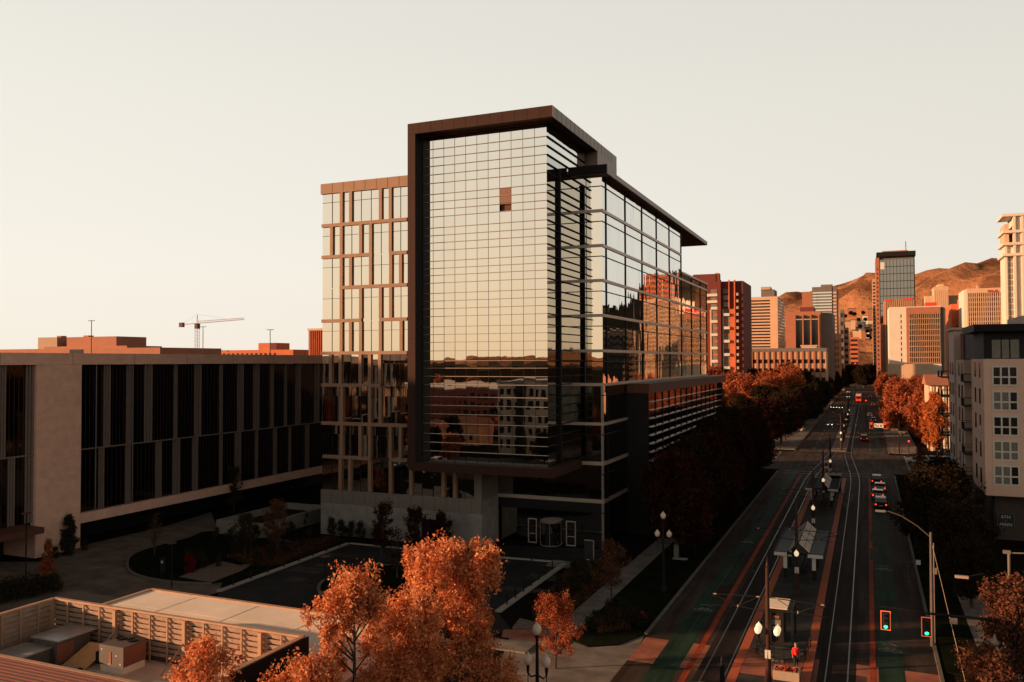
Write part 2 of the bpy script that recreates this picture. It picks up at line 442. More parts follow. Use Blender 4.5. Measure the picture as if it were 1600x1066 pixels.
# kerbs (real steps)
k = MB()
for (x0,x1,y0,y1) in ((RL-.25,RL,66,CS0-3),(RL-.25,RL,CS1+3,900),(RR,RR+.25,62,CS0-3),(RR,RR+.25,CS1+3,900),(RL-.25,RL,-60,48)):
    k.box(x0,x1,y0,y1,0,.15)
struct(k.build('kerb', 'kerb_stone'))
# verge lawns and sidewalks
v = MB()
v.prism([(RL-.25,66),(RL-.25,CS0-3),(-21.9,CS0-3),(-21.9,62.5),(-20,61.5),(-18,62.8)],0,.10)
v.prism([(RL-.25,-60),(RL-.25,48),(-19.4,48),(-19.4,-60)],0,.10)
v.prism([(RR+.25,66),(7.4,66),(7.4,CS0-4),(RR+.25,CS0-4)],0,.10)
v.prism([(9.6,66),(13,66),(13,108),(9.6,108)],0,.10)
struct(v.build('lawn', 'lawn'))
s_ = MB()
s_.prism([(-23.9,60.5),(-21.9,60.5),(-21.9,CS0-3),(-23.9,CS0-3)],0,.12)
s_.prism([(-32.5,58.3),(-23.9,58.3),(-23.9,60.4),(-32.5,60.4)],0,.12)
s_.prism([(-23.9,84),(-32,84),(-32,86.5),(-23.9,86.5)],0,.12)
s_.prism([(7.4,60),(9.6,60),(9.6,CS0-4),(7.4,CS0-4)],0,.12)
s_.prism([(-22,-60),(-19.4,-60),(-19.4,48),(-22,48)],0,.12)
s_.prism([(-24,CS1+4),(RL-.3,CS1+4),(RL-.3,700),(-24,700)],0,.12)
s_.prism([(RR+.3,CS1+4),(11,CS1+4),(11,700),(RR+.3,700)],0,.12)
struct(s_.build('sidewalk', 'concrete'))
# driveway apron between the court and the avenue
a = MB()
pts = [G(792,1100), G(780,1040), G(800,985), G(905,985), G(940,996), G(985,994), G(1012,984), (RL,63.5), (RL,49)]
a.sheet([(p[0],p[1]) for p in pts], .008)
struct(a.build('driveway_apron', 'concrete'))
b_ = MB(); b_.sheet([(p.x,p.y) for p in (G(783,996),G(787,984),G(850,984),G(856,1004))], .014)
struct(b_.build('brick_crossing', 'red_paving'))
# drop-off court
cps = [G(341,925), G(544,850), G(720,866), G(882,880), G(778,958), G(800,985), G(700,1010), G(560,985), G(340,950)]
struct(MB().sheet([(p.x,p.y) for p in cps], .008).build('court', 'court_asphalt'))
pa = MB()
random.seed(4)
c0, c1 = G(600,880), G(820,930)
for i in range(14):
    p = G(random.uniform(420,860), random.uniform(862,935)); w, h = random.uniform(1.2,4), random.uniform(1,2.2)
    pa.sheet([(p.x,p.y),(p.x+w,p.y),(p.x+w,p.y+h),(p.x,p.y+h)], .012+i*.0006)
struct(pa.build('court_paving', 'platform_paving'))
def kline(pts, w=.3, h=.14, m=None, z=0):
    m = m or MB()
    for p, q in zip(pts[:-1], pts[1:]):
        p, q = Vector((p[0],p[1],0)), Vector((q[0],q[1],0)); n = (q-p).normalized().cross(Vector((0,0,1)))*w/2
        m.prism([(v.x,v.y) for v in (p-n, q-n, q+n, p+n)], 0, h)
    return m
m = kline([G(341,925), G(544,850)], .55, .14)
kline([G(548,850), G(722,867)], .3, .14, m); kline([G(724,867), G(882,880)], .35, .14, m); kline([G(882,882), G(778,957)], .6, .14, m)
struct(m.build('court_kerb', 'pale_concrete'))
# round lawn island in the court
ic = (G(620,913).x, G(620,913).y)
circ = lambda r, n=40: [(ic[0]+r*math.cos(2*math.pi*k/n), ic[1]+r*math.sin(2*math.pi*k/n)) for k in range(n)]
o = MB().prism(circ(7.3), 0, .16).build('lawn_island', 'lawn'); struct(o)
o = kline(circ(7.55)+[circ(7.55)[0]], .3, .15).build('island_kerb', 'kerb_stone'); struct(o)
def curve(pts, n=6):
    P = [Vector((p[0],p[1],0)) for p in pts]; out = []
    for i in range(len(P)-1):
        a, b, c, d = P[max(i-1,0)], P[i], P[i+1], P[min(i+2,len(P)-1)]
        for k in range(n):
            t = k/n; out.append(.5*((2*b)+(c-a)*t+(2*a-5*b+4*c-d)*t*t+(3*b-a-3*c+d)*t**3))
    return out+[P[-1]]
# grass mound with kerb on the left, paver drive, planting beds
pd = [G(-260,860), G(0,878), G(60,878), G(130,852), G(260,822), G(330,800), G(345,840), G(350,905), G(341,926), G(240,955), G(0,985), G(-260,960)]
struct(MB().sheet([(p.x,p.y) for p in pd], .008).build('paver_drive', 'pavers'))
el = [G(200,884), G(214,864), G(290,842), G(335,831), G(470,850), G(520,838), G(545,848), G(450,882), G(380,903), G(330,912), G(262,908), G(215,898)]
el = curve(el+[el[0]])[:-1]
struct(MB().prism([(p.x,p.y) for p in el], 0, .10).build('mound_lawn', 'lawn'))
struct(kline(curve([G(470,850), G(335,831), G(290,842), G(214,864), G(199,884), G(214,899), G(262,909), G(330,913)]), .25, .13).build('mound_kerb', 'kerb_stone'))
bd = [G(280,903), G(345,878), G(375,885), G(400,880), G(378,893), G(330,912)]
struct(MB().prism([(p.x,p.y) for p in bd], 0, .12).build('gravel_bed', 'gravel'))
bd = [G(352,872), G(420,852), G(520,838), G(541,845), G(440,884), G(400,880)]
struct(MB().prism([(p.x,p.y) for p in bd], 0, .14).build('mulch_bed', 'mulch'))
bd = [G(895,880), G(952,880), G(988,880), G(900,955), G(888,963), G(835,955)]
struct(MB().prism([(p.x,p.y) for p in bd], 0, .11).build('planting_bed', 'mulch'))
bd = [G(812,968), G(885,984), G(870,985), G(800,983)]
struct(MB().prism([(p.x,p.y) for p in bd], 0, .11).build('gravel_strip', 'gravel'))
pl = [G(724,866), G(760,855), G(800,853), G(935,858), G(985,870), G(952,879), G(895,879), G(884,880)]
struct(MB().sheet([(p.x,p.y) for p in pl], .02).build('entrance_plaza', 'court_asphalt'))

# ================================================================ HILLS
def hills():
    import mathutils
    nz = mathutils.noise
    def ridge(az):     # crest elevation (px above the eye line at 1300 px focal) against azimuth in degrees, clockwise from the avenue
        pts = [(-18,0),(-10,55),(-6.5,90),(-5.2,105),(-4,108),(-1.6,121),(-.2,124),(2,126),(3.4,131),(5,139),(6.7,144),(8.5,149),(11,150),(13,135),(15,90),(18,100),(22,112),(27,118),(34,95),(50,110),(64,100),(80,165),(100,130),(120,80),(140,45),(160,24),(175,20),(185,12),(200,16),(212,10),(226,12),(240,16),(255,8),(270,4),(300,3),(342,0)]
        for (a0,h0),(a1,h1) in zip(pts[:-1],pts[1:]):
            if a0 <= az <= a1:
                t=(az-a0)/(a1-a0); return h0+(h1-h0)*t
        return 0
    v=[]; f=[]; nA=520; nR=36
    for i in range(nA+1):
        az = -18+360*i/nA if False else -18+360*(i/nA)
        for j in range(nR+1):
            t=j/nR; r = 2300+2900*t
            crest = ridge(az)/1300*4300
            prof = math.sin(min(1,t*1.35)*math.pi/2)**1.5 if t < .74 else max(0,1-(t-.74)*1.2)
            a=R(az); x=r*math.sin(a); y=r*math.cos(a)
            n = nz.fractal(Vector((x,y,3))/700, .9, 2.2, 6)
            n2 = abs(nz.noise(Vector((x,y,9))/330))
            g_ = abs(nz.noise(Vector((x*1.0,y*.6,2))/260)); h = crest*prof*(1+ .16*n*(1-t*.8)) + (n*40 - n2*110 - g_*90)*min(1,crest/260)*math.sin(math.pi*min(1,t*1.3))
            h += crest*.05*nz.noise(Vector((x,y,5))/120)*min(1,t*4)
            v.append((x,y,max(-3,h)))
    for i in range(nA):
        for j in range(nR):
            a=i*(nR+1)+j; f.append((a,a+nR+1,a+nR+2,a+1))
    me=bpy.data.meshes.new('hills'); me.from_pydata(v,[],f); me.update()
    me.polygons.foreach_set('use_smooth',[True]*len(me.polygons))
    me.materials.append(M_['hill']); me.materials.append(M_['wooded_hill'])
    for i in range(nA):
        az=-18+360*i/nA
        if 9.3<az<75:
            for j in range(nR): me.polygons[i*nR+j].material_index=1
        elif az>75:
            for j in range(nR):
                if v[i*(nR+1)+j][2] < 9: me.polygons[i*nR+j].material_index=1
    o=bpy.data.objects.new('hills',me); COL.objects.link(o); struct(o)
    # scrub patches in the hill's own colour
    t=M_['hill'].node_tree; b=t.nodes['Principled BSDF']
    tcn=t.nodes.new('ShaderNodeTexCoord'); n=t.nodes.new('ShaderNodeTexNoise'); n.inputs['Scale'].default_value=.0026; n.inputs['Detail'].default_value=10; n.inputs['Roughness'].default_value=.6
    t.links.new(tcn.outputs['Object'],n.inputs['Vector'])
    r=t.nodes.new('ShaderNodeValToRGB'); r.color_ramp.elements[0].position=.49; r.color_ramp.elements[0].color=(.40,.19,.095,1); r.color_ramp.elements[1].position=.54; r.color_ramp.elements[1].color=(.19,.09,.05,1)
    n3=t.nodes.new('ShaderNodeTexNoise'); n3.inputs['Scale'].default_value=.012; n3.inputs['Detail'].default_value=8; n3.inputs['Roughness'].default_value=.65; t.links.new(tcn.outputs['Object'],n3.inputs['Vector'])
    bb=[k for k in t.nodes if k.type=='BUMP'][0]; t.links.new(n3.outputs[0],bb.inputs['Height']); bb.inputs['Strength'].default_value=1; bb.inputs['Distance'].default_value=24
    t.links.new(n.outputs[0],r.inputs[0]); t.links.new(r.outputs[0],b.inputs['Base Color'])
hills()

# worn surface: streaks along the lanes in the asphalt's own colour
def worn(mname, sx, sy, lo, hi):
    t = M_[mname].node_tree; b = t.nodes['Principled BSDF']; src = b.inputs['Base Color'].links[0].from_socket
    tcn = t.nodes.new('ShaderNodeTexCoord'); mp = t.nodes.new('ShaderNodeMapping'); mp.inputs['Scale'].default_value = (sx, sy, 1)
    n = t.nodes.new('ShaderNodeTexNoise'); n.inputs['Scale'].default_value = 1; n.inputs['Detail'].default_value = 6; n.inputs['Roughness'].default_value = .65
    t.links.new(tcn.outputs['Object'], mp.inputs['Vector']); t.links.new(mp.outputs[0], n.inputs['Vector'])
    r = t.nodes.new('ShaderNodeMapRange'); r.inputs['From Min'].default_value = .35; r.inputs['From Max'].default_value = .65; r.inputs['To Min'].default_value = lo; r.inputs['To Max'].default_value = hi
    t.links.new(n.outputs[0], r.inputs['Value']); v = t.nodes.new('ShaderNodeVectorMath'); v.operation = 'SCALE'
    t.links.new(src, v.inputs[0]); t.links.new(r.outputs[0], v.inputs['Scale']); t.links.new(v.outputs[0], b.inputs['Base Color'])
for nm in ('asphalt', 'track_asphalt', 'green_paint', 'orange_paint'): worn(nm, 1.1, .06, .55, 1.5)
for nm in ('court_asphalt', 'pavers', 'concrete', 'red_paving', 'platform_paving'): worn(nm, .35, .5, .70, 1.30)
for nm in ('white_roof', 'roof_gravel', 'stone_base', 'concrete_wall'): worn(nm, .5, .5, .92, 1.08)
random.seed(15)
q = MB(); q2 = MB()
for k in range(46):
    x = random.uniform(RL+1, RR-2.5); y = random.uniform(66, 330)
    if PLX0 < x+1 and x < PLX1 and y < 166: continue
    (q if k % 2 else q2).sheet([(x,y),(x+random.uniform(.6,1.8),y),(x+random.uniform(.6,1.8),y+random.uniform(2,9)),(x,y+random.uniform(2,9))], .0125+.0001*k)
struct(q.build('road_patch', 'track_asphalt')); struct(q2.build('road_patch', 'platform_paving'))
mh = thing('manhole_cover', 'round iron manhole cover in the left lanes', 'manhole cover', (-14.2, 67.5, .012))
MB().lathe([(.38,0),(.38,.012),(.3,.014)],0,0,20).build('lid','black_metal',mh)
for x,y,l in ((2.9,78,'right lanes near the bicycle symbol'),(-13.1,120,'left bicycle lane half way up'),(3.2,131,'right lane beside the waiting cars'),(-11.3,90,'left lane by the large shelter')): copy_tree(mh,(x,y,.016),label='round iron manhole cover in the '+l)
# ================================================================ MAIN GLASS OFFICE BUILDING
random.seed(11)
TOWER = thing('office_building', 'tall glass office building with a dark framed glass box projecting at its front corner', 'office building', (-45, 90, 0))
def mbo(mb, name, material, parent=TOWER, smooth=False):
    """build in world coordinates and parent without moving"""
    o = mb.build(name, material, None, smooth); o.parent = parent
    w = Vector((0,0,0)); p = parent
    while p is not None: w += Vector(p.location); p = p.parent
    o.location = -w
    return o
def pane_s(mb, x0, x1, y, z0, z1, tilt=.0016):
    """one pane facing south, tilted a hair"""
    a, b = random.gauss(0,tilt)*(x1-x0)/2, random.gauss(0,tilt)*(z1-z0)/2
    mb.quad((x0,y-a-b,z0),(x1,y+a-b,z0),(x1,y+a+b,z1),(x0,y-a+b,z1))
def pane_e(mb, x, y0, y1, z0, z1, tilt=.0016):
    a, b = random.gauss(0,tilt)*(y1-y0)/2, random.gauss(0,tilt)*(z1-z0)/2
    mb.quad((x-a-b,y0,z0),(x+a-b,y1,z0),(x+a+b,y1,z1),(x-a+b,y0,z1))

# opaque core so that nothing shows through
core = MB()
core.box(-64.0,-29.0,94.4,161.5,5.6,36.3); core.box(-64.0,-29.0,94.4,137.8,36.3,43.4)
core.box(-64.0,-47.0,89.6,94.4,0,44.2); core.box(-47.0,-33.0,86.6,108,10.4,48.3); core.box(-47.0,-42.2,89.6,94.4,0,10.2)
core.box(-64,-42,94.4,161.5,0,5.6); core.box(-42,-29,98,161.5,0,5.6)
mbo(core, 'core_wall', 'dark_panel')

# ---- framed glass box
FY, FZ0, FZ1 = 83.7, 9.45, 49.6
FX0, FX1 = XatY(637, FY), XatY(864, FY)
GY = 85.5
GX0, GX1 = FX0+1.0, XatY(855.5, GY)
fr = MB()
fr.box(FX0, FX0+1.0, FY, 89.0, FZ0, FZ1)                       # left fin wall
fr.box(FX0+1.0, FX1, FY, 108.7, FZ1-1.25, FZ1)                 # roof slab front and back
fr.box(FX0, FX0+1.0, 89.0, 108.7, 44.9, FZ1)
fr.box(FX0+1.0, FX1, FY, 93.4, FZ0, FZ0+.95)                   # bottom slab
mbo(fr, 'frame', 'dark_bronze')
mbo(MB().box(FX0+1.0, FX0+1.03, FY+.05, GY, FZ0+.95, FZ1-1.25), 'frame_shade', 'black_metal')  # black sheet adds the shade and mirrored dark along the frame's inner face
mbo(MB().box(FX0+1.0, GX1+.3, GY-.5, GY, 48.25, FZ1-1.25), 'head_liner', 'black_metal')
f2 = MB(); f2.box(FX1+.003, FX1+.06, FY+.02, 108.7, FZ1-1.24, FZ1-.01); f2.box(FX1-1.6, FX1+.06, 100.0, 108.72, 44.42, FZ1-1.25); f2.box(-47, FX1-1.6, 107.5, 108.6, 44.4, FZ1-1.25)
mbo(f2, 'side_fascia', 'bronze_sheen')
sf = MB(); sf.box(FX0+1.04, GX1+.2, GY-.52, GY-.3, 48.2, 48.35)
mbo(sf, 'head_trim', 'umber_panel')
# panel joints of the frame
jt = MB()
for x in [FX0+1.5*i for i in range(1, 12)]: jt.box(x-.02, x+.02, FY-.012, FY, FZ1-1.24, FZ1-.02)
for z in [FZ1-1.25-3.95*i for i in range(0, 10)]: jt.box(FX0+.02, FX0+.98, FY-.012, FY, z-.02, z+.02)
for y in [FY+1.5*i for i in range(1, 16)]: jt.box(FX1+.06, FX1+.075, y-.02, y+.02, FZ1-1.23, FZ1-.02)
mbo(jt, 'panel_joint', 'black_metal')
zl = [48.2,46.8,45.8,44.8,43.8,42.8,41.5,40.6,39.7,38.85,37.55,36.65,35.8,34.9,33.65,32.8,32.0,31.1,29.9,29.0,28.1,27.2,26.0,25.1,24.2,23.2,22.05,21.2,20.25,19.3,17.9,16.9,15.9,14.8,13.6,12.6,11.6,10.35]
cols = [GX1-1.42*i for i in range(12)]+[GX0]
for zi, (zt, zb) in enumerate(zip(zl[:-1], zl[1:])):
    m = MB()
    for ci, (xa, xb) in enumerate(zip(cols[:-1], cols[1:])):
        if ci == 3 and zi in (6, 7, 8):                       # boarded pane
            mbo(m, 'window_band', 'coated_glass'); m = MB(); continue
        pane_s(m, xb, xa, GY, zb, zt, .0009)
    mbo(m, 'window_band', 'coated_glass'); m = MB()
    ye = 99 if zb > 44.4 else 94.3
    yy = GY
    while yy < ye-.01:
        y2 = min(yy+1.42, ye); pane_e(m, GX1, yy, y2, zb, zt); yy = y2
    mbo(m, 'window_band', 'coated_glass_east' if zb > 44.4 else 'dim_mirror_glass')
bp = MB(); bp.box(cols[4], cols[3], GY-.02, GY+.3, 39.8, 41.5); mbo(bp, 'boarded_pane', 'board_brown')
bp = MB(); bp.box(cols[4]+.05, cols[3]-.05, GY+.25, GY+.3, 38.9, 39.7); mbo(bp, 'open_pane', 'umber_panel')
mu = MB(); me_ = MB()
for z in zl[1:]:
    mu.box(GX0, GX1+.05, GY-.10, GY-.01, z-.03, z+.03)
    me_.box(GX1+.012, GX1+.16, GY-.0, 93.4 if z < 44.4 else 99, z-.06, z+.05)
mu.box(GX0, GX1+.2, GY-.25, GY, 10.2, 10.38)
mbo(mu, 'transom', 'mullion'); mbo(me_, 'transom', 'black_metal')
mbo(MB().box(GX1+.01, GX1+.3, 88.9, 89.3, 10.4, 43.7), 'mullion', 'black_metal')
mv = MB()
mw = MB()
for x in cols[1:-1]: mw.box(x-.014, x+.014, GY-.035, GY-.006, 10.35, 48.2)
mbo(mw, 'mullion', 'black_metal')
mv.box(GX0-.0, GX0+.07, GY-.12, GY, 10.35, 48.2)
mbo(mv, 'mullion', 'black_metal')

# ---- left wing
WX0, WY = -64.6, 89.0
wx = lambda zx: XatY(480+zx*.2815, WY)
zz = lambda y: ZatY(505, y, WY)
storeys = [ # top, bottom, fin columns, band below (list of x ranges)
 (304, 351, [192,244,410,465], [(83,557)]),
 (356, 400, [138,192,300,355,465], [(83,364),(458,557)]),
 (405, 448.5, [192,244,355,467,522], [(183,557)]),
 (453.5, 499.5, [192,300,410,467], [(83,304),(404,557)]),
 (504, 549.5, [192,244,300,410,525], [(83,557)]),
 (554.5, 599.2, [133,187,297,350,405], [(83,410)]),
 (604.2, 658.6, [195,350,408], [(83,557)]),
 (663.5, 710.5, [195,297,350,464,520], [(90,354),(460,557)]),
 (716, 764, [187,240,350,465,578,757,820], []),
]
fw, fd = .43, .20
cm = MB(); cm.box(WX0-.15, FX0-.003, WY-fd, WY+2, zz(304), zz(288.2)); mbo(cm, 'cornice', 'bronze_panel')
jt = MB()
for i in range(1, 10):
    jt.box(WX0+1.65*i-.02, WX0+1.65*i+.02, WY-fd-.012, WY-fd, zz(303), zz(289))
mbo(jt, 'panel_joint', 'dark_bronze')
for si, (yt, yb, fins, bands) in enumerate(storeys):
    zt, zb = zz(yt), zz(yb)
    for fxp in fins:
        x = wx(fxp)
        if si < 8 and x > FX0: continue
        z_lo = zb; z_hi = zt
        mbo(MB().box(x-fw/2, x+fw/2, WY-fd, WY, z_lo, z_hi), 'fin', 'bronze_panel')
    for (a, b) in bands:
        xa, xb = wx(a), min(wx(b), FX0-.003)
        mbo(MB().box(xa, xb, WY-fd-.004, WY, zz(yb+5), zb), 'spandrel', 'bronze_panel')
    # windows of this storey: one per bay between fins
    xs = [WX0] + [wx(f) for f in fins if (wx(f) < FX0 or si == 8)] + [FX0 if si < 8 else wx(930)]
    for xa, xb in zip(xs[:-1], xs[1:]):
        m = MB(); n = max(1, round((xb-xa)/1.5)); zmid = zt - 1.15 if si != 8 else zt-.1
        for q in range(n):
            u0, u1 = xa+(xb-xa)*q/n, xa+(xb-xa)*(q+1)/n
            pane_s(m, u0, u1, WY+.06, zb-.30, zmid, .0035); pane_s(m, u0, u1, WY+.06, zmid, zt+.12, .0035)
        w = mbo(m, 'window', 'coated_glass')
        m = MB()
        for q in range(1, n): m.box(xa+(xb-xa)*q/n-.02, xa+(xb-xa)*q/n+.02, WY+.0, WY+.05, zb-.2, zt+.1)
        m.box(xa, xb, WY+.002, WY+.048, zmid-.02, zmid+.02)
        wo = m.build('glazing_bar', 'black_metal'); wo.parent = w
# stone base
st = MB(); st.box(WX0, wx(638), WY-.24, WY+.1, 0, 4.0); st.box(wx(718), -41.85, WY-.24, WY+.1, 0, 4.0); st.box(wx(638), wx(718), WY-.24, WY+.1, 2.95, 4.0)
st.box(-42.3, -41.85, WY+.1, 93.6, 0, 5.6)
mbo(st, 'stone_base', 'stone_base')
st = MB(); st.box(WX0, -41.85, WY-.25, WY+.1, 4.02, 5.62); st.box(wx(930), -41.84, WY-.25, WY+.1, 5.62, 9.3); st.box(-42.3,-41.845, WY+.1, 93.6, 5.6, 9.3)
mbo(st, 'stone_panel', 'stone_panel')
st = MB()
for i in range(1, 14): x = WX0+1.65*i; st.box(x-.015, x+.015, WY-.262, WY-.25, 4.05, 5.6)
mbo(st, 'panel_joint', 'dark_bronze')
mbo(MB().box(wx(638)+.02, wx(718)-.02, WY-.15, WY+.05, 0, 2.93), 'door', 'dark_panel')

# ---- east block
BY, BX = 93.5, -28.4
th = [43.75,39.6,35.5,31.4,27.3,23.15,19.2,14.6,10.0,5.6]
mull = []
for i, (zt, zb) in enumerate(zip(th[:-1], th[1:])):
    m = MB(); zs = [zt, zt-1.25, zb]
    north = 138.4 if i < 2 else 162.0
    if zt <= 19.3: north = 103.9
    if i == 1: zs = [zt, zt-1.25, zb]
    for z1, z0 in zip(zs[:-1], zs[1:]):
        for a, b in ((-42.3 if zt < 11 else GX1, -30.33), (-30.33, BX)):
            n = max(1, round((b-a)/1.9))
            for q in range(n): pane_s(m, a+(b-a)*q/n, a+(b-a)*(q+1)/n, BY, z0, z1, .002)
    mbo(m, 'window_band', 'coated_glass' if zt > 19.3 else 'tinted_glass')
    m = MB()
    for z1, z0 in zip(zs[:-1], zs[1:]):
        y = BY
        while y < north-.1:
            y2 = min(y+1.43, north)
            zt2 = z1
            if y >= 138.3 and zt == 39.6: pass
            pane_e(m, BX, y, y2, z0, z1, .0022); y = y2
    mbo(m, 'window_band', 'coated_glass_east' if zt > 19.3 else 'tinted_glass')
# a low storey strip closes the north extension
m = MB(); y = 138.4
while y < 161.9: y2 = min(y+1.43,162); pane_e(m, BX, y, y2, 35.5, 36.5, .002); y = y2
mbo(m, 'window_band', 'coated_glass_east')
bd = MB(); tn = MB()
for z in th[1:]:
    ye = 138.4 if z > 36 else 162.0
    if z < 19: ye = 103.9
    xw = -42.2 if z < 9 else GX1
    h = .17 if z > 11 else .2
    bd.box(xw, BX+.14, BY-.14, BY-.01, z-h, z+h); bd.box(BX+.01, BX+.14, BY-.01, ye, z-h, z+h)
    if z > 5.7: z2 = z-1.25; tn.box(xw, BX+.07, BY-.07, BY-.01, z2-.05, z2+.05); tn.box(BX+.01, BX+.07, BY-.01, ye, z2-.05, z2+.05)
tn.box(GX1, BX+.07, BY-.07, BY-.01, 42.45, 42.55); tn.box(BX+.01, BX+.07, BY-.01, 138.4, 42.45, 42.55)
tn.box(-42.2, BX+.07, BY-.07, BY-.01, 4.2, 4.3); tn.box(BX+.01, BX+.07, BY-.01, 103.9, 4.2, 4.3)
bd.box(BX+.01, BX+.3, 138.4, 162.1, 36.5, 36.8)
mbo(bd, 'spandrel', 'band_metal'); mbo(tn, 'transom', 'black_metal')
mv = MB()
for y in (95.05, 103.6, 112.2, 120.8, 129.4, 138.4): mv.box(BX+.01, BX+.11, y-.07, y+.07, 19.2, 43.7 if y < 138 else 43.7)
for y in (147, 155.5, 162.0): mv.box(BX+.01, BX+.11, y-.07, y+.07, 19.2, 36.5)
for x in (-30.33,): mv.box(x-.03, x+.03, BY-.06, BY-.01, 5.6, 43.7)
for y in (95.05, 103.2): mv.box(BX+.01, BX+.11, y-.07, y+.07, 0, 19.2)
mbo(mv, 'mullion', 'black_metal')
mv = MB(); mv.box(BX-.25, BX+.02, BY-.02, BY+.25, 0, 19.0); mbo(mv, 'corner_post', 'mullion')
# roof canopy
rc = MB(); rc.box(GX1-2, -27.5, 92.6, 158.5, 43.75, 44.35)
mbo(rc, 'roof_canopy', 'bronze_sheen')
rc = MB(); rc.box(-60, -27.55, 94.5, 158.45, 43.68, 43.745)
mbo(rc, 'soffit', 'umber_panel')
rc = MB(); rc.box(GX1+.12, -27.45, 92.3, 92.6, 43.8, 44.75); mbo(rc, 'parapet', 'black_metal')
# north wall of the upper storeys
rc = MB(); rc.box(-63.9, BX-.01, 137.9, 138.4, 36.4, 43.7); rc.box(-63.9, BX-.01, 161.6, 162.0, 5.6, 36.5); mbo(rc, 'rear_wall', 'grey_wall')
rc = MB(); rc.box(-63.9, BX, 138.4, 162, 36.3, 36.5); mbo(rc, 'roof', 'grey_wall')

# ---- podium with its finned glass
PX, PY0, PY1, PZ = -25.7, 103.9, 160.7, 19.05
pb = MB(); pb.box(BX+.1, PX-.12, PY0+.1, PY1, 0, 17.6)
mbo(pb, 'podium_wall', 'dark_panel')
pb = MB(); pb.box(BX+.012, PX+.003, PY0-.02, PY0+.09, 0, 17.8); mbo(pb, 'end_wall', 'dark_panel')
pb = MB(); pb.box(BX+.02, PX+.25, PY0-.1, PY1+5.4, 17.85, PZ); mbo(pb, 'podium_roof', 'umber_panel')
pb = MB(); pb.box(BX+.15, PX+.28, PY0-.13, PY1+5.4, PZ, PZ+.05); mbo(pb, 'roof_edge', 'stone_panel')
for k in range(5):
    m = MB(); z0, z1 = .3+3.5*k, .3+3.5*(k+1)
    y = PY0+.1
    while y < PY1-.1: y2 = min(y+4.1, PY1); pane_e(m, PX, y, y2, z0, z1-.02 if k < 4 else 17.84, .002); y = y2
    mbo(m, 'window_band', 'tinted_glass')
fn = MB()
for k in range(15): z = 16.7-1.08*k; fn.box(PX, PX+.35, PY0+1.2, PY1, z-.03, z+.03)
mbo(fn, 'sun_fin', 'band_metal')
fn = MB()
for k in range(14): fn.box(PX+.006, PX+.12, PY0+.1+4.1*k-.05, PY0+.1+4.1*k+.05, 0, 17.8)
fn.box(PX, PX+.4, PY1-.3, PY1, 0, 17.8)
mbo(fn, 'mullion', 'black_metal')

# ---- entrance under the projecting box
en = MB()
x = -41.8
while x < BX-.3: x2 = min(x+1.9, BX-.26); pane_s(en, x, x2, BY+.6, 0, 4.2, .002); x = x2
mbo(en, 'storefront', 'tinted_glass')
en = MB()
y = BY+.6
while y < 103.8: y2 = min(y+2.4, 103.9); pane_e(en, BX-.03, y, y2, 0, 4.2, .002); y = y2
mbo(en, 'storefront', 'tinted_glass')
mbo(MB().box(-41.8, BX-.27, BY+.0, BY+.6, 4.32, 5.5), 'soffit', 'dark_panel')
def frame_s(m, x0, x1, y, z0, z1, w=.08, d=.08):
    m.box(x0, x0+w, y-d, y, z0, z1); m.box(x1-w, x1, y-d, y, z0, z1); m.box(x0+w, x1-w, y-d, y, z1-w, z1); m.box(x0+w, x1-w, y-d, y, z0, z0+w)
ex = lambda px: XatY(px, BY+.5)
for a, b in ((824, 837.6), (883, 898)):
    m = MB(); frame_s(m, ex(a), ex(b), BY+.55, 0.02, 2.95, .1); m.box(ex(a)+.1, ex(b)-.1, BY+.5, BY+.55, 1.1, 1.16)
    mbo(m, 'door_frame', 'band_metal')
rv = MB(); cx, cy, rr = (ex(845)+ex(875.5))/2, BY+.3, (ex(875.5)-ex(845))/2
rv.lathe([(rr, 2.75), (rr, 2.95)], cx, cy, 24); rv.lathe([(rr, .02), (rr, .12)], cx, cy, 24)
mbo(MB().lathe([(rr-.1, .12), (rr-.1, 2.75)], cx, cy, 24), 'revolving_door_glass', 'tinted_glass')
for k in range(4):
    a = math.pi*(.5*k+.08); rv.box(cx+rr*math.cos(a)-.03, cx+rr*math.cos(a)+.03, cy+rr*math.sin(a)-.03, cy+rr*math.sin(a)+.03, .02, 2.75)
mbo(rv, 'revolving_door', 'louvre_metal')
# ================================================================ LONG GLAZED BUILDING ON THE LEFT
LX, LY0, LY1, LZ = -86.5, 30.0, 126.0, 23.1
GAR = thing('glazed_building', 'long low building with dark vertical glass strips and a pale concrete wall pier', 'building', (LX, 75, 0))
gmb = lambda m, n, mt: mbo(m, n, mt, GAR)
cy0, cy1 = YatX(56, LX), YatX(126, LX)          # the concrete pier
gmb(MB().box(LX-40, LX-.6, LY0, LY1, 3.0, 21.7), 'core_wall', 'dark_panel')
gmb(MB().box(LX-40, LX-5, LY0, LY1, 0, 3.0), 'recessed_wall', 'dark_panel')
gmb(MB().box(LX-40, LX+.25, LY0, LY1, 21.75, LZ), 'parapet', 'concrete_wall')
gmb(MB().box(LX-6, LX+.2, cy0, cy1, 0, 21.74), 'wall_pier', 'concrete_wall')
gmb(MB().box(LX-5, LX+.15, cy1+.01, LY1, 2.85, 4.0), 'floor_edge', 'concrete_wall')
m = MB()
for y in range(int(LY0)+4, int(LY1), 9): m.box(LX+.25, LX+.262, y-.03, y+.03, 21.8, LZ-.02)
gmb(m, 'panel_joint', 'stone_panel')
random.seed(21)
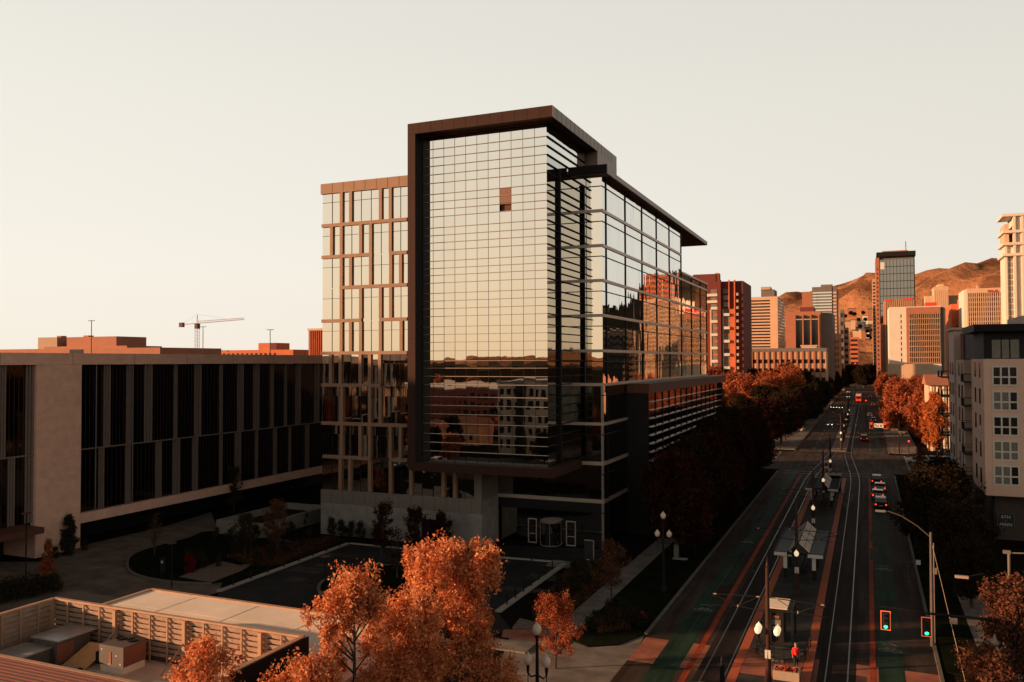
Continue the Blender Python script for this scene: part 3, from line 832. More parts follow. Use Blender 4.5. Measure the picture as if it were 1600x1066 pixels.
for (z0, z1) in ((4.02, 11.5), (11.65, 21.73)):
    for (ya, yb) in ((LY0, cy0), (cy1, LY1)):
        y = ya
        while y < yb-.2:
            w = random.uniform(3.2, 5.2); y2 = min(y+w, yb)
            m = MB(); n = max(1, round((y2-y)/1.2))
            for q in range(n): pane_e(m, LX-.5, y+(y2-y)*q/n, y+(y2-y)*(q+1)/n, z0, z1, .002)
            g = gmb(m, 'window', 'garage_glass')
            m = MB()
            for q in range(1, n*2): yy_ = y+(y2-y)*q/(n*2); m.box(LX-.499, LX-.46, yy_-.02, yy_+.02, z0, z1)
            if n > 0: bo = m.build('glazing_bar', 'window_blind_dark'); bo.parent = g
            y = y2
            m = MB(); s = random.choice((.45,.7,.9,1.2)); s = min(s, .5*w)
            if y - s > ya:
                for q in range(3): m.box(LX-.45, LX-.35+.1*q, y-s+s*q/3, y-s+s*(q+.75)/3, z0, z1)
                gmb(m, 'fin', 'louvre_metal')
m = MB()
m.box(LX-.45, LX-.1, cy1, LY1, 11.5, 11.65); m.box(LX-.45, LX-.1, LY0, cy0, 11.5, 11.65)
gmb(m, 'transom', 'louvre_metal')
for y in (cy1+2.2, cy1+7.7):
    gmb(MB().tube([(LX+.05, y, 4), (LX+.05, y, 21.7)], .06, 6), 'downpipe', 'louvre_metal')
cn = MB(); y1 = YatX(70, LX+3); cn.box(LX-1, LX+3.2, LY0, y1, 3.3, 3.95); gmb(cn, 'entrance_canopy', 'umber_panel')
# ================================================================ DOWNTOWN BUILDINGS
def bldg(name, label, pxl, pxr, ytop, Y0, depth, wall, cat='building', parts=True, z0=0):
    """south face measured between two directions at distance Y0; returns thing, x0, x1, z"""
    x0, x1 = XatY(pxl, Y0), XatY(pxr, Y0); z = ZatY((pxl+pxr)/2, ytop, Y0)
    t = thing(name, label, cat, ((x0+x1)/2, Y0+depth/2, 0))
    mbo(MB().box(x0, x1, Y0, Y0+depth, 0, z), 'wall', wall, t)
    return t, x0, x1, z
def windows_s(t, Y, x0, x1, z0, z1, nx, nz_, fx=.6, fz=.6, m='window_dark', frame=None, name='window'):
    """individual windows on a south face"""
    w, h = (x1-x0)/nx, (z1-z0)/nz_
    for j in range(nz_):
        for i in range(nx):
            a, b = x0+w*(i+.5-fx/2), x0+w*(i+.5+fx/2); c, d = z0+h*(j+.5-fz/2), z0+h*(j+.5+fz/2)
            o = mbo(MB().box(a, b, Y-.03, Y+.1, c, d), name, m, t)
def rows_s(t, Y, x0, x1, z0, z1, n, f=.5, m='window_dark', proud=-.03, name='window_row'):
    h = (z1-z0)/n
    for j in range(n):
        mbo(MB().box(x0, x1, Y+min(proud,0)-.0, Y+.1, z0+h*(j+.5-f/2), z0+h*(j+.5+f/2)), name, m, t)
def rows_x(t, X, s, y0, y1, z0, z1, n, f=.5, m='window_dark', name='window_row'):
    h = (z1-z0)/n
    for j in range(n):
        mbo(MB().box(X-.05, X+.05, y0, y1, z0+h*(j+.5-f/2), z0+h*(j+.5+f/2)), name, m, t)

# ---- red brick apartment tower with balconies
Y0 = 345.0
t, x0, x1, z = bldg('apartment_tower', 'orange and maroon brick apartment tower with white balconies, just right of the glass office', 1098, 1162, 440, Y0, 26, 'maroon_wall')
P = lambda px: XatY(px, Y0-.6)
Zr = lambda y: ZatY(1130, y, Y0)
mbo(MB().box(P(1110), P(1121.5), Y0-.6, Y0, 0, Zr(483)), 'brick_panel', 'orange_wall', t)
mbo(MB().box(P(1129.5), P(1148), Y0-.62, Y0, 0, Zr(483)), 'brick_panel', 'orange_wall', t)
mbo(MB().box(P(1122.5), P(1128), Y0-2.2, Y0, 0, Zr(438)), 'brick_pier', 'maroon_wall', t)
mbo(MB().box(P(1110), P(1112.5), Y0-.9, Y0-.6, 0, Zr(484)), 'stone_strip', 'cream_wall', t)
mbo(MB().box(P(1129.5), P(1131.5), Y0-.9, Y0-.6, 0, Zr(484)), 'stone_strip', 'cream_wall', t)
mbo(MB().extr_x([(Y0+3, z-.1), (Y0+16, z-.1), (Y0+16, z+1.0), (Y0+3, z+3.6)], P(1081), P(1117)), 'penthouse', 'maroon_wall', t)
pt = MB(); pt.box(P(1139.5), P(1141), Y0-1.3, Y0, Zr(483), Zr(438)); pt.box(P(1148), P(1150), Y0-1.4, Y0, 0, z+.4); pt.box(P(1116), P(1121), Y0+3.5, Y0+9, z, z+4)
mbo(pt, 'brick_fin', 'orange_wall', t)
for k in range(15):
    zc = Zr(455.5+10.35*k)
    for pa, pb in ((1111.5, 1121), (1131, 1140)):
        mbo(MB().box(P(pa), P(pb), Y0-.68, Y0-.5, zc-.95, zc+.95), 'window', 'window_blind' if (k*7+pa) % 3 else 'window_dark', t)
    if k < 2 or k % 2 == 0:
        pa, pb = ((1104, 1122.5) if k < 2 else (1112, 1122.5))
        mbo(MB().box(P(pa), P(pb), Y0-1.6, Y0-.7, zc-2.0, zc-.9), 'balcony', 'white_wall', t)
    if k % 2 == 1 and k > 2: mbo(MB().box(P(1131), P(1141), Y0-1.6, Y0-.7, zc-2.0, zc-.9), 'balcony', 'white_wall', t)
    mbo(MB().box(P(1151.5), P(1155), Y0-1.3, Y0, zc-2.0, zc-.9), 'balcony', 'tan_wall', t)
t, *_ = bldg('low_house', 'low pale house with a flat roof at the foot of the maroon brick tower', 1120, 1156, 608, 300, 14, 'tan_wall')

# ---- striped tan tower
Y0 = 520.0
t, x0, x1, z = bldg('striped_tower', 'tan office tower with thin horizontal window stripes and a plain right pier', 1160, 1216, 464, Y0, 45, 'cream_wall')
xr = XatY(1204, Y0)
rows_s(t, Y0, x0+.5, xr, 18, z-1.5, 22, .5, 'window_dark')
rows_x(t, x1, 1, Y0+1, Y0+44, 14, z-1, 22, .5, 'window_dark')
mbo(MB().box(XatY(1189,Y0), XatY(1210,Y0), Y0+4, Y0+20, z, z+4.5), 'penthouse', 'grey_wall', t)
mbo(MB().box(XatY(1189,Y0), XatY(1204,Y0), Y0+3, Y0+12, z+4.5, z+6.2), 'roof_plant', 'tan_wall', t)
# ---- brown portal building
Y0 = 470.0
t, x0, x1, z = bldg('brown_building', 'brown office block with tall dark glass bays between orange piers', 1228, 1283, 487, Y0, 44, 'brown_wall')
a, b = XatY(1243, Y0), XatY(1280, Y0)
mbo(MB().box(a, b, Y0-.1, Y0+.5, 14, ZatY(1260, 494, Y0)), 'window_wall', 'window_dark', t)
for k in range(4): x = a+(b-a)*k/3; mbo(MB().box(x-.35, x+.35, Y0-1.2, Y0-.1, 10, ZatY(1260, 492, Y0)), 'pier', 'brown_wall', t)
mbo(MB().box(a, b, Y0-1.1, Y0-.1, ZatY(1260, 500, Y0), ZatY(1260, 498.5, Y0)), 'sill_band', 'tan_wall', t)
mbo(MB().box(XatY(1250,Y0), XatY(1272,Y0), Y0+4, Y0+20, z, z+2.6), 'penthouse', 'maroon_wall', t)
mbo(MB().box(x1+.01, XatY(1297.5,Y0)+1, Y0+6, Y0+44, 0, z-.5), 'shaded_side', 'grey_wall', t)  # dark grey colour paints the shade of the block's east face
# ---- pale pavilion with arched windows
Y0 = 420.0
t, x0, x1, z = bldg('pavilion', 'small cream pavilion with three arched windows below the brown block', 1252, 1276, 541, Y0, 12, 'cream_wall')
for k in range(3):
    xc = x0+(x1-x0)*(k+.5)/3; m = MB()
    m.prism([(xc-.55,Y0-.06),(xc+.55,Y0-.06),(xc+.55,Y0+.1),(xc-.55,Y0+.1)], z-4.2, z-2.2)
    m.extr_x([(Y0-.06,z-2.2),(Y0+.1,z-2.2),(Y0+.1,z-1.6),(Y0-.06,z-1.6)], xc-.38, xc+.38)
    mbo(m, 'arched_window', 'window_dark', t)
mbo(MB().box(x0-.4, x1+.4, Y0-.4, Y0+12.4, z, z+.5), 'cornice', 'cream_wall', t)
# ---- long parking structure
Y0 = 400.0
t, x0, x1, z = bldg('parking_structure', 'long low tan parking structure with open decks behind the orange trees', 1166, 1291, 549, Y0, 18, 'tan_wall')
rows_s(t, Y0, x0+.5, x1-.5, 3, z-2.6, 5, .45, 'window_dark')
mbo(MB().box(x0-.3, x1+.3, Y0-.4, Y0+18, z-.1, z+1.4), 'mansard', 'grey_wall', t)
for k in range(1, 14): x = x0+(x1-x0)*k/14; mbo(MB().box(x-.4, x+.4, Y0-.5, Y0-.05, 0, z-.15), 'column', 'brown_wall', t)
# ---- glass office towers behind
Y0 = 700.0
t, x0, x1, z = bldg('glass_tower', 'pale stepped glass tower in front of the hills, behind the brown block', 1279, 1309, 449, Y0, 34, 'grey_wall')
mbo(MB().box(XatY(1254,Y0), x0, Y0+2, Y0+30, 0, ZatY(1265,455.5,Y0)), 'lower_wing', 'brown_wall', t)
mbo(MB().box(XatY(1270,Y0), XatY(1284,Y0), Y0+1, Y0+30, 0, ZatY(1275,448.5,Y0)), 'middle_wing', 'grey_wall', t)
mbo(MB().box(XatY(1284,Y0), XatY(1301,Y0), Y0-.5, Y0+30, 0, ZatY(1290,445.5,Y0)), 'tower_wing', 'grey_wall', t)
rows_s(t, Y0-.6, XatY(1271,Y0), XatY(1301,Y0), 30, z-3, 20, .5, 'coated_glass')
rows_s(t, Y0-.02, XatY(1302,Y0), x1-.5, 20, z-3, 20, .5, 'cream_wall')
mbo(MB().box(XatY(1284,Y0), XatY(1302,Y0), Y0+2, Y0+8, z-.5, z+2.5), 'screen', 'glass_screen', t)
# ---- ornate small block, far left side of avenue
Y0 = 560.0
t, x0, x1, z = bldg('stone_block', 'narrow pinkish stone block with small square windows beside the avenue', 1298.5, 1313, 523, Y0, 26, 'tan_wall')
windows_s(t, Y0, x0+.6, x1-.6, 4, z-2.5, 3, 8, .45, .5)
mbo(MB().box(x0-.4, x1+.4, Y0-.4, Y0+26, z, z+.6), 'cornice', 'cream_wall', t)
for q, (pl, pr, yt, Yd, w, lab) in enumerate((
    (1313.5, 1319, 484, 640, 'grey_wall', 'thin dark office slab on the left side of the far avenue'),
    (1319.5, 1326, 512, 720, 'tan_wall', 'small pink tinted block at the far left end of the avenue'),
    (1329, 1341, 527, 900, 'orange_wall', 'flat red roofed block closing the far end of the avenue'))):
    t, x0, x1, z = bldg('city_block', lab, pl, pr, yt, Yd, 24, w)
    rows_s(t, Yd, x0+.3, x1-.3, 3, z-1, 9, .5, 'window_dark')
# ---- houses on the foot of the hills
random.seed(3)
HL = ['cream', 'pale', 'tan', 'white', 'brown', 'low', 'wide', 'narrow', 'tiny', 'sunlit', 'grey', 'pink']
for k in range(18):
    px, py = random.uniform(1322, 1366), random.uniform(484, 520)
    Yd = 1500+random.uniform(0, 500); x = XatY(px, Yd); zc = ZatY(px, py, Yd)
    w, d, h = random.uniform(7, 13), 8, random.uniform(2.5, 4.5)
    t = thing('hillside_house', 'small hillside house below the bare hills at the far end of the avenue', 'house', (x, Yd, zc-14), 0, 'houses on the foot of the hills')
    wl = random.choice(('cream_wall', 'white_wall', 'tan_wall', 'brown_wall'))
    MB().box(-w/2, w/2, 0, d, 0, h+14).build('wall', wl, t)
    MB().extr_x([(-.6, h+14.01), (d+.6, h+14.01), (d/2, h+15.6)], -w/2-.6, w/2+.6).build('roof', 'grey_wall', t)
# grove of dark trees there is added with the trees

# ---- RIGHT SIDE OF THE AVENUE
# dark glass high rise
Y0 = 640.0
t, x0, x1, z = bldg('dark_high_rise', 'tall dark glass high rise with a flat overhanging roof and antenna', 1376, 1431.5, 405, Y0, 40, 'dark_panel')
mbo(MB().box(XatY(1370,Y0), x0, Y0-.6, Y0+40, 0, ZatY(1373,403,Y0)), 'stone_edge', 'brown_wall', t)
n = 16; zb = 10
for j in range(n):
    za, zc = zb+(z-zb)*j/n, zb+(z-zb)*(j+1)/n; m = MB()
    for i in range(10): pane_s(m, x0+.4+(x1-x0-.8)*i/10, x0+.4+(x1-x0-.8)*(i+1)/10-.25, Y0-.12, za+.3, zc-.1, .004)
    mbo(m, 'window_band', 'tinted_glass', t)
for j in range(24):
    zc = 12+(z-16)*j/24; mbo(MB().box(XatY(1372.5,Y0)-.3, XatY(1372.5,Y0)+.5, Y0-.7, Y0-.5, zc, zc+1.2), 'window', 'window_dark', t)
mbo(MB().box(XatY(1371.5,Y0), x1+.6, Y0-2, Y0+42, z+2, z+5.2), 'roof_overhang', 'black_metal', t)
mbo(MB().box(x0+1, x1-.5, Y0+1, Y0+38, z, z+2), 'roof_recess', 'grey_wall', t)
mbo(MB().box(x0+2, x1-4, Y0+3, Y0+20, z+5.2, z+6.5), 'roof_plant', 'brown_wall', t)
mbo(MB().tube([(XatY(1418.5,Y0), Y0+6, z+5), (XatY(1418.5,Y0), Y0+6, z+13)], .25, 6), 'antenna', 'black_metal', t)
mbo(MB().box(x0+.6, x0+3.2, Y0-.25, Y0-.13, ZatY(1380,421,Y0), ZatY(1380,410,Y0)), 'sign_panel', 'sign_white', t)
# slim tower left of it
Y0 = 760.0
t, x0, x1, z = bldg('slim_tower', 'slim pale tower with narrow balconies at the left edge of the dark high rise', 1364.5, 1370, 436, Y0, 30, 'tan_wall')
rows_s(t, Y0, x0+.5, x1-.5, 15, z-2, 26, .5, 'window_dark')
# brown stepped block
Y0 = 520.0
t, x0, x1, z = bldg('brown_office', 'brown ribbed office block with red lettering strip, behind the white slab', 1383, 1430.5, 467, Y0, 40, 'brown_wall')
for k in range(16): x = x0+(x1-x0)*(k+.5)/16; mbo(MB().box(x-.25, x+.25, Y0-.4, Y0, 0, z-.6), 'rib', 'tan_wall', t)
mbo(MB().box(x0+.5, x0+4, Y0-.5, Y0-.41, z-1.2, z-.2), 'sign', 'sign_red', t); mbo(MB().box(x1-6, x1-1, Y0-.5, Y0-.41, z-1.0, z+.2), 'sign', 'sign_red', t)
mbo(MB().box(XatY(1377,Y0), x0, Y0+1, Y0+30, 0, ZatY(1380,506,Y0)), 'low_wing', 'brown_wall', t)
# white slab with recessed window grid
Y0 = 430.0
t, x0, x1, z = bldg('white_slab', 'white office slab with a blank left wall and a framed grid of windows', 1390, 1471, 479, Y0, 30, 'white_wall')
a, b = XatY(1421, Y0), XatY(1470.5, Y0)
zt2, zb2 = ZatY(1445, 490, Y0), ZatY(1445, 568, Y0)
mbo(MB().box(a-1.1, b, Y0-.08, Y0+.4, zb2, zt2+3.0), 'recess_wall', 'brown_wall', t)
mbo(MB().box(a-1.1, b-.2, Y0-.14, Y0-.07, zt2+.3, zt2+2.9), 'ribbed_band', 'brown_wall', t)
nr = 9
for j in range(nr):
    zc, zd = zb2+(zt2-zb2)*j/nr, zb2+(zt2-zb2)*(j+1)/nr
    mbo(MB().box(a, b-.4, Y0-.14, Y0-.05, zc+.7, zd-.3), 'window_row', 'window_dark', t)
    mbo(MB().box(a, b-.2, Y0-.7, Y0-.14, zc, zc+.22), 'floor_band', 'tan_wall', t)
for k in range(17): x = a+(b-a-.6)*k/16+.2; mbo(MB().box(x-.1, x+.1, Y0-.45, Y0-.15, zb2, zt2), 'fin', 'tan_wall', t)
for j in range(9): zc = ZatY(1409, 494+8.6*j, Y0); mbo(MB().box(XatY(1408,Y0), XatY(1409.4,Y0), Y0-.05, Y0+.1, zc-.8, zc+.8), 'slit_window', 'window_dark', t)
mbo(MB().box(x0-1, XatY(1455,Y0), Y0-12, Y0-.2, 0, ZatY(1420,569,Y0-12)), 'base_block', 'cream_wall', t)
mbo(MB().box(x1+.05, XatY(1476,Y0), Y0+2, Y0+26, 0, z-.5), 'side_wall', 'grey_wall', t)
mbo(MB().box(XatY(1449,Y0), XatY(1467,Y0), Y0+8, Y0+16, z, z+2.2), 'roof_sign', 'sign_red', t)
# stepped tan tower
Y0 = 760.0
t, x0, x1, z = bldg('stepped_tower', 'cream stepped tower rising behind the white slab', 1461, 1483.5, 448, Y0, 40, 'cream_wall')
mbo(MB().box(XatY(1447.5,Y0), x0, Y0+3, Y0+40, 0, ZatY(1455,462,Y0)), 'lower_tier', 'cream_wall', t)
mbo(MB().box(x1, XatY(1500,Y0), Y0+5, Y0+40, 0, ZatY(1490,461,Y0)), 'side_tier', 'tan_wall', t)
mbo(MB().box(x0+3, x1-3, Y0+4, Y0+30, z, z+2.4), 'top_tier', 'cream_wall', t)
for k in range(7): x = x0+(x1-x0)*(k+.5)/7; mbo(MB().box(x-.3, x+.3, Y0-.08, Y0+.1, 20, z-3), 'window_strip', 'tan_wall', t)
# orange slab
Y0 = 560.0
t, x0, x1, z = bldg('orange_slab', 'windowless orange brick slab to the left of the gridded office', 1487.5, 1507, 475, Y0, 40, 'orange_wall')
mbo(MB().box(XatY(1497,Y0), x1, Y0-4, Y0, 0, ZatY(1500,469,Y0)), 'front_wing', 'orange_wall', t)
mbo(MB().box(x0+2.5, x0+7, Y0-.1, Y0+.1, 16, ZatY(1490,509,Y0)), 'doorway', 'maroon_wall', t)
# grid office
Y0 = 520.0
t, x0, x1, z = bldg('gridded_office', 'tan office block with a regular grid of dark square windows and red sign', 1512, 1585, 450, Y0, 40, 'cream_wall')
n = 19; zt2, zb2 = ZatY(1540, 457, Y0), 16
nrw = 16
for j in range(nrw):
    zc, zd = zb2+(zt2-zb2)*j/nrw, zb2+(zt2-zb2)*(j+1)/nrw; m = MB()
    mbo(MB().box(x0+.8, x1, Y0-.05, Y0+.1, zc+.55, zd-.35), 'window_row', 'maroon_glass', t)
for k in range(22): x = x0+.6+(x1-x0-.8)*k/21; mbo(MB().box(x-.2, x+.2, Y0-.3, Y0-.05, 0, zt2), 'pier', 'cream_wall', t)
text_mesh('Wells', 2.4, 'sign_red', t, (XatY(1544,Y0)-t.location.x, -20.2, z-1.9), (math.pi/2,0,0), 'lettering', .1, 'LEFT')
mbo(MB().box(XatY(1529,Y0), XatY(1532,Y0), Y0+3, Y0+6, z, z+2), 'roof_plant', 'tan_wall', t)
mbo(MB().box(XatY(1508,Y0), x0, Y0+.5, Y0+30, 0, z-.5), 'stair_wall', 'white_wall', t)
# big beige tower at the right edge
Y0 = 240.0
t, x0, x1, z = bldg('beige_tower', 'tall cream stone tower with pilasters and cornices at the right edge', 1588, 1625, 336, Y0, 10, 'white_wall')
mbo(MB().box(XatY(1574,Y0), x0, Y0+1, Y0+9, 0, ZatY(1575,384,Y0)), 'shoulder', 'white_wall', t)
mbo(MB().box(XatY(1573,Y0), XatY(1580,Y0), Y0+.2, Y0+8, ZatY(1575,384,Y0), ZatY(1575,350,Y0)), 'upper_tier', 'cream_wall', t)
for zz_ in (336, 362, 381, 398): zc = ZatY(1590, zz_, Y0); mbo(MB().box(XatY(1573,Y0)-.5, x1+.5, Y0-.8, Y0+9, zc-.3, zc+.35), 'cornice', 'white_wall', t)
for k in range(9): x = XatY(1575.5,Y0)+1.75*k; mbo(MB().box(x-.26, x+.26, Y0-.6 if x > x0 else Y0+.5, Y0+1.2, 0, ZatY(1580,338,Y0) if x>x0 else ZatY(1575,352,Y0)), 'pilaster', 'white_wall', t)
for j in range(13):
    zc = ZatY(1575, 404+9.4*j, Y0)
    for px in (1576, 1580, 1584): mbo(MB().box(XatY(px,Y0), XatY(px+2.4,Y0), Y0+.9, Y0+1.1, zc-.62, zc+.62), 'window', 'window_blind', t)

# ---- skyline on the left, beyond the glazed building
Y0 = 190.0
t, x0, x1, z = bldg('low_hospital', 'long low brown building with rooftop boxes on the left skyline', -60, 250, 545, Y0, 26, 'brown_wall')
mbo(MB().box(XatY(46,Y0), XatY(76,Y0), Y0+3, Y0+12, z, ZatY(60,527,Y0)), 'roof_box', 'bronze_panel', t)
mbo(MB().box(XatY(87,Y0), XatY(165,Y0), Y0+4, Y0+16, z, ZatY(120,526,Y0)), 'roof_box', 'brown_wall', t)
mbo(MB().box(XatY(60,Y0), XatY(190,Y0), Y0+2, Y0+16, z, ZatY(120,541,Y0)), 'roof_step', 'brown_wall', t)
mbo(MB().box(XatY(109,Y0), XatY(130,Y0), Y0-.1, Y0+.1, z-1.6, z-.3), 'louvre', 'window_dark', t)
mbo(MB().box(XatY(67,Y0), XatY(74,Y0), Y0+5, Y0+7, ZatY(60,527,Y0), ZatY(60,524.5,Y0)), 'roof_vent', 'brown_wall', t)
mbo(MB().box(XatY(109,Y0), XatY(117,Y0), Y0+5, Y0+7, ZatY(120,526,Y0), ZatY(120,523.5,Y0)), 'roof_vent', 'brown_wall', t)
Y0 = 420.0
t, x0, x1, z = bldg('hotel_block', 'flat red brown block with a sign and rooftop box under the left skyline pole', 330, 458, 547, Y0, 30, 'orange_wall')
mbo(MB().box(XatY(402,Y0), XatY(430,Y0), Y0+1, Y0+14, z, ZatY(415,536,Y0)), 'roof_box', 'orange_wall', t)
mbo(MB().box(XatY(421,Y0), XatY(430.4,Y0), Y0+.9, Y0+1, z, ZatY(415,536,Y0)), 'roof_louvre', 'maroon_wall', t)
for k in range(14): x = XatY(334+7.2*k,Y0); mbo(MB().box(x, x+1.6, Y0-.1, Y0+.1, z-4.2, z-2.0), 'window', 'window_dark', t)
text_mesh('Sheraton', 2.1, 'sign_white', t, (XatY(349,Y0)-t.location.x, -15.4, z-.1), (math.pi/2,0,0), 'lettering', .1)
Y0 = 330.0
t, x0, x1, z = bldg('ribbed_tower', 'rust coloured ribbed tower partly hidden by the left edge of the glass office', 482, 530, 513, Y0, 30, 'brown_wall')
for k in range(8): x = x0+1.2+1.2*k; mbo(MB().box(x-.15, x+.15, Y0-.4, Y0, 0, z-1), 'rib', 'orange_wall', t)
mbo(MB().box(x0-.3, x1+.3, Y0-.5, Y0+30, z-1, z), 'cap', 'cream_wall', t)

# light poles standing on the deck behind
for px, yt, Yd, lab in ((142.5, 501, 150, 'left one'), (317, 510.5, 180, 'middle one beside the crane mast'), (422, 515, 170, 'right one above the red brown block')):
    x = XatY(px, Yd); z = ZatY(px, yt, Yd)
    t = thing('deck_light_pole', 'tall thin twin head pole on the left skyline, '+lab, 'light pole', (x, Yd, 0), 0, 'light poles on the left skyline')
    MB().tube([(0,0,0),(0,0,z)], [.13,.09], 8).build('pole', 'umber_panel', t)
    for s in (-1, 1): MB().box(*(sorted((s*.12, s*.95))), -.2, .2, z-.12, z+.02).build('lamp_head', 'umber_panel', t)

# tower crane
Yd = 420.0; xm = XatY(308, Yd)
zj = ZatY(308, 505.5, Yd); zt = ZatY(308, 491.5, Yd)
t = thing('tower_crane', 'slender lattice tower crane on the left skyline with its long jib to the right', 'crane', (xm, Yd, 0))
m = MB(); w = 1.0
for sx in (-w, w):
    for sy in (-w, w): m.tube([(sx,sy,0),(sx,sy,zj-1)], .14, 4)
zq = 0
while zq < zj-3:
    for sy in (-w, w): m.tube([(-w,sy,zq),(w,sy,zq+2.2)], .09, 4); m.tube([(-w,sy,zq),(w,sy,zq)], .09, 4)
    zq += 2.2
m.build('mast', 'crane_paint', t)
m = MB()
L = XatY(381, Yd)-xm; ztip = zj+1.7
for sy in (-.6, .6): m.tube([(0,sy,zj),(L,sy,ztip)], .12, 4)
m.tube([(0,0,zj+1.5),(L,0,ztip+.9)], .12, 4)
n = 22
for k in range(n):
    x0_, x1_ = L*k/n, L*(k+.5)/n; zA = zj+(ztip-zj)*k/n
    m.tube([(x0_,0,zA),(x1_,0,zA+1.5)], .07, 4); m.tube([(x1_,0,zA+1.5),(L*(k+1)/n,0,zj+(ztip-zj)*(k+1)/n)], .07, 4)
m.build('jib', 'crane_paint', t)
C = XatY(281, Yd)-xm
m = MB()
for sy in (-.6,.6): m.tube([(0,sy,zj),(C,sy,zj-.5)], .14, 4)
m.build('counter_jib', 'crane_paint', t)
MB().box(C, C+3, -1, 1, zj-2.2, zj+.8).build('counterweight', 'umber_panel', t)
MB().box(-1.2, 1.2, -1.3, 1.3, zj-3.5, zj-.2).build('cab', 'umber_panel', t)
m = MB(); m.tube([(-.6,0,zj),(0,0,zt)], .16, 4); m.tube([(.6,0,zj),(0,0,zt)], .16, 4); m.build('apex', 'crane_paint', t)
m = MB(); m.tube([(0,0,zt),(L*.62,0,zj+2.6)], .04, 4); m.tube([(0,0,zt),(C*.9,0,zj)], .04, 4); m.build('tie_rope', 'umber_panel', t)

# ================================================================ APARTMENT BUILDING ON THE RIGHT
AY = 115.0
ax = lambda px, Y=AY: XatY(px, Y)
az_ = lambda y, px=1560, Y=AY: ZatY(px, y, Y)
AX = ax(1536.5)
APT = thing('apartment_building', 'pink and grey apartment building with white framed windows at the right edge', 'apartment building', (AX+10, 130, 0))
A = lambda m, n, mt: mbo(m, n, mt, APT)
zt = az_(561); zb = az_(774, 1540)
A(MB().box(AX, AX+24, AY, 128, zb, zt), 'wall', 'pink_stucco')
A(MB().box(AX+.3, AX+24, AY+2.2, 128, zt+.02, az_(508, 1560, AY+2)), 'penthouse_wall', 'dark_panel')
A(MB().box(AX-.9, AX+24, AY+.8, 129, az_(518,1560,AY+2), az_(507,1560,AY+2)), 'roof', 'black_metal')
A(MB().box(AX+5, AX+24, 121, 133, az_(507,1560,AY+2)+.02, ZatY(1560,494,121)), 'roof_plant', 'grey_siding')
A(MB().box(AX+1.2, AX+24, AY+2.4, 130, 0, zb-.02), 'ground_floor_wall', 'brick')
for py in (508,):
    for k in range(3):
        x = ax(1550+13.5*k, AY+2.2); A(MB().box(x, x+1.05, AY+2.12, AY+2.2, az_(560,1560,AY+2), az_(531,1560,AY+2)), 'window', 'window_blind')
rows = [(573,602),(612,641),(651,680),(689.5,718.5),(728,757)]
blinds = [(0,0,0),(1,1,0),(0,0,0),(1,1,1),(1,1,0)]
for (ya, yb), bl in zip(rows, blinds):
    xa, xb = ax(1550.5), ax(1589); za, zc = az_(yb), az_(ya)
    f = MB(); zm = za+(zc-za)*.44; ww = (xb-xa)/3
    frm = MB()
    for q in range(4): frm.box(xa+ww*q-.09, xa+ww*q+.09, AY-.10, AY+.05, za-.09, zc+.09)
    for z_ in (za, zm, zc): frm.box(xa, xb, AY-.095, AY+.05, z_-.09, z_+.09)
    fo = A(frm, 'window', 'white_frame')
    for q in range(3):
        mm = MB().box(xa+ww*q+.09, xa+ww*(q+1)-.09, AY-.03, AY+.04, za, zc)
        po = mbo(mm, 'pane', 'window_blind' if bl[q] else 'window_dark', APT)
        po.parent = fo; po.location = (0,0,0)
# west face, stepping back in bays with red recesses and balconies
X1 = AX
def bay(y0, y1, X, ztop, zbot, m, n='wall'): A(MB().box(X, X+14, y0, y1, zbot, ztop), n, m)
bay(128.02, 133.5, AX+.7, zt+2.0, zb-.3, 'maroon_wall', 'recess_wall')
bay(117.0+16.5, 145, AX-.35, zt-.1, zb-.4, 'grey_siding', 'bay_wall')
bay(145.02, 149, AX+.7, zt+4, zb, 'maroon_wall', 'recess_wall')
bay(149.02, 158, AX-.25, zt+4.6, zb-.4, 'grey_siding', 'bay_wall')
bay(158.02, 170, AX+.6, zt+3.4, 1.0, 'dark_panel', 'recess_wall')
bay(128.02, 149, AX+.9, zt+4.0, zt-.0, 'dark_panel', 'penthouse_wall')
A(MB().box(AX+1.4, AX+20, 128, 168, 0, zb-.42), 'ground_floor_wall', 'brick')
A(MB().box(AX-.6, AX+14, 148.5, 158.3, zt+4.62, zt+5.0), 'roof', 'grey_siding')
for k in range(5):
    z1 = zb+1.0+3.28*k
    for y in (118.2, 122.8): A(MB().box(AX-.04, AX+.05, y, y+1.3, z1, z1+1.9), 'window', 'window_dark')
    for (X, y) in ((AX-.35, 135.5), (AX-.35, 139.8), (AX-.25, 150.5), (AX-.25, 154.5)):
        A(MB().box(X-.04, X+.05, y, y+1.6, z1-.2, z1+1.8), 'window', 'window_dark')
    bz = zb+.1+3.28*k
    for (y0, y1, X) in ((128.4, 132.6, AX-.9), (159, 163, AX-1.2), (166, 169.5, AX-1.2)):
        b = MB(); b.box(X, AX+.75, y0, y1, bz, bz+.14)
        for u in range(int((y1-y0)/.35)+1): yy = y0+.35*u; b.box(X, X+.04, yy-.02, yy+.02, bz+.14, bz+1.1)
        b.box(X-.02, X+.05, y0, y1, bz+1.1, bz+1.16); b.box(X, AX+.7, y0, y0+.05, bz+1.1, bz+1.16); b.box(X, AX+.7, y1-.05, y1, bz+1.1, bz+1.16)
        A(b, 'balcony', 'black_metal')
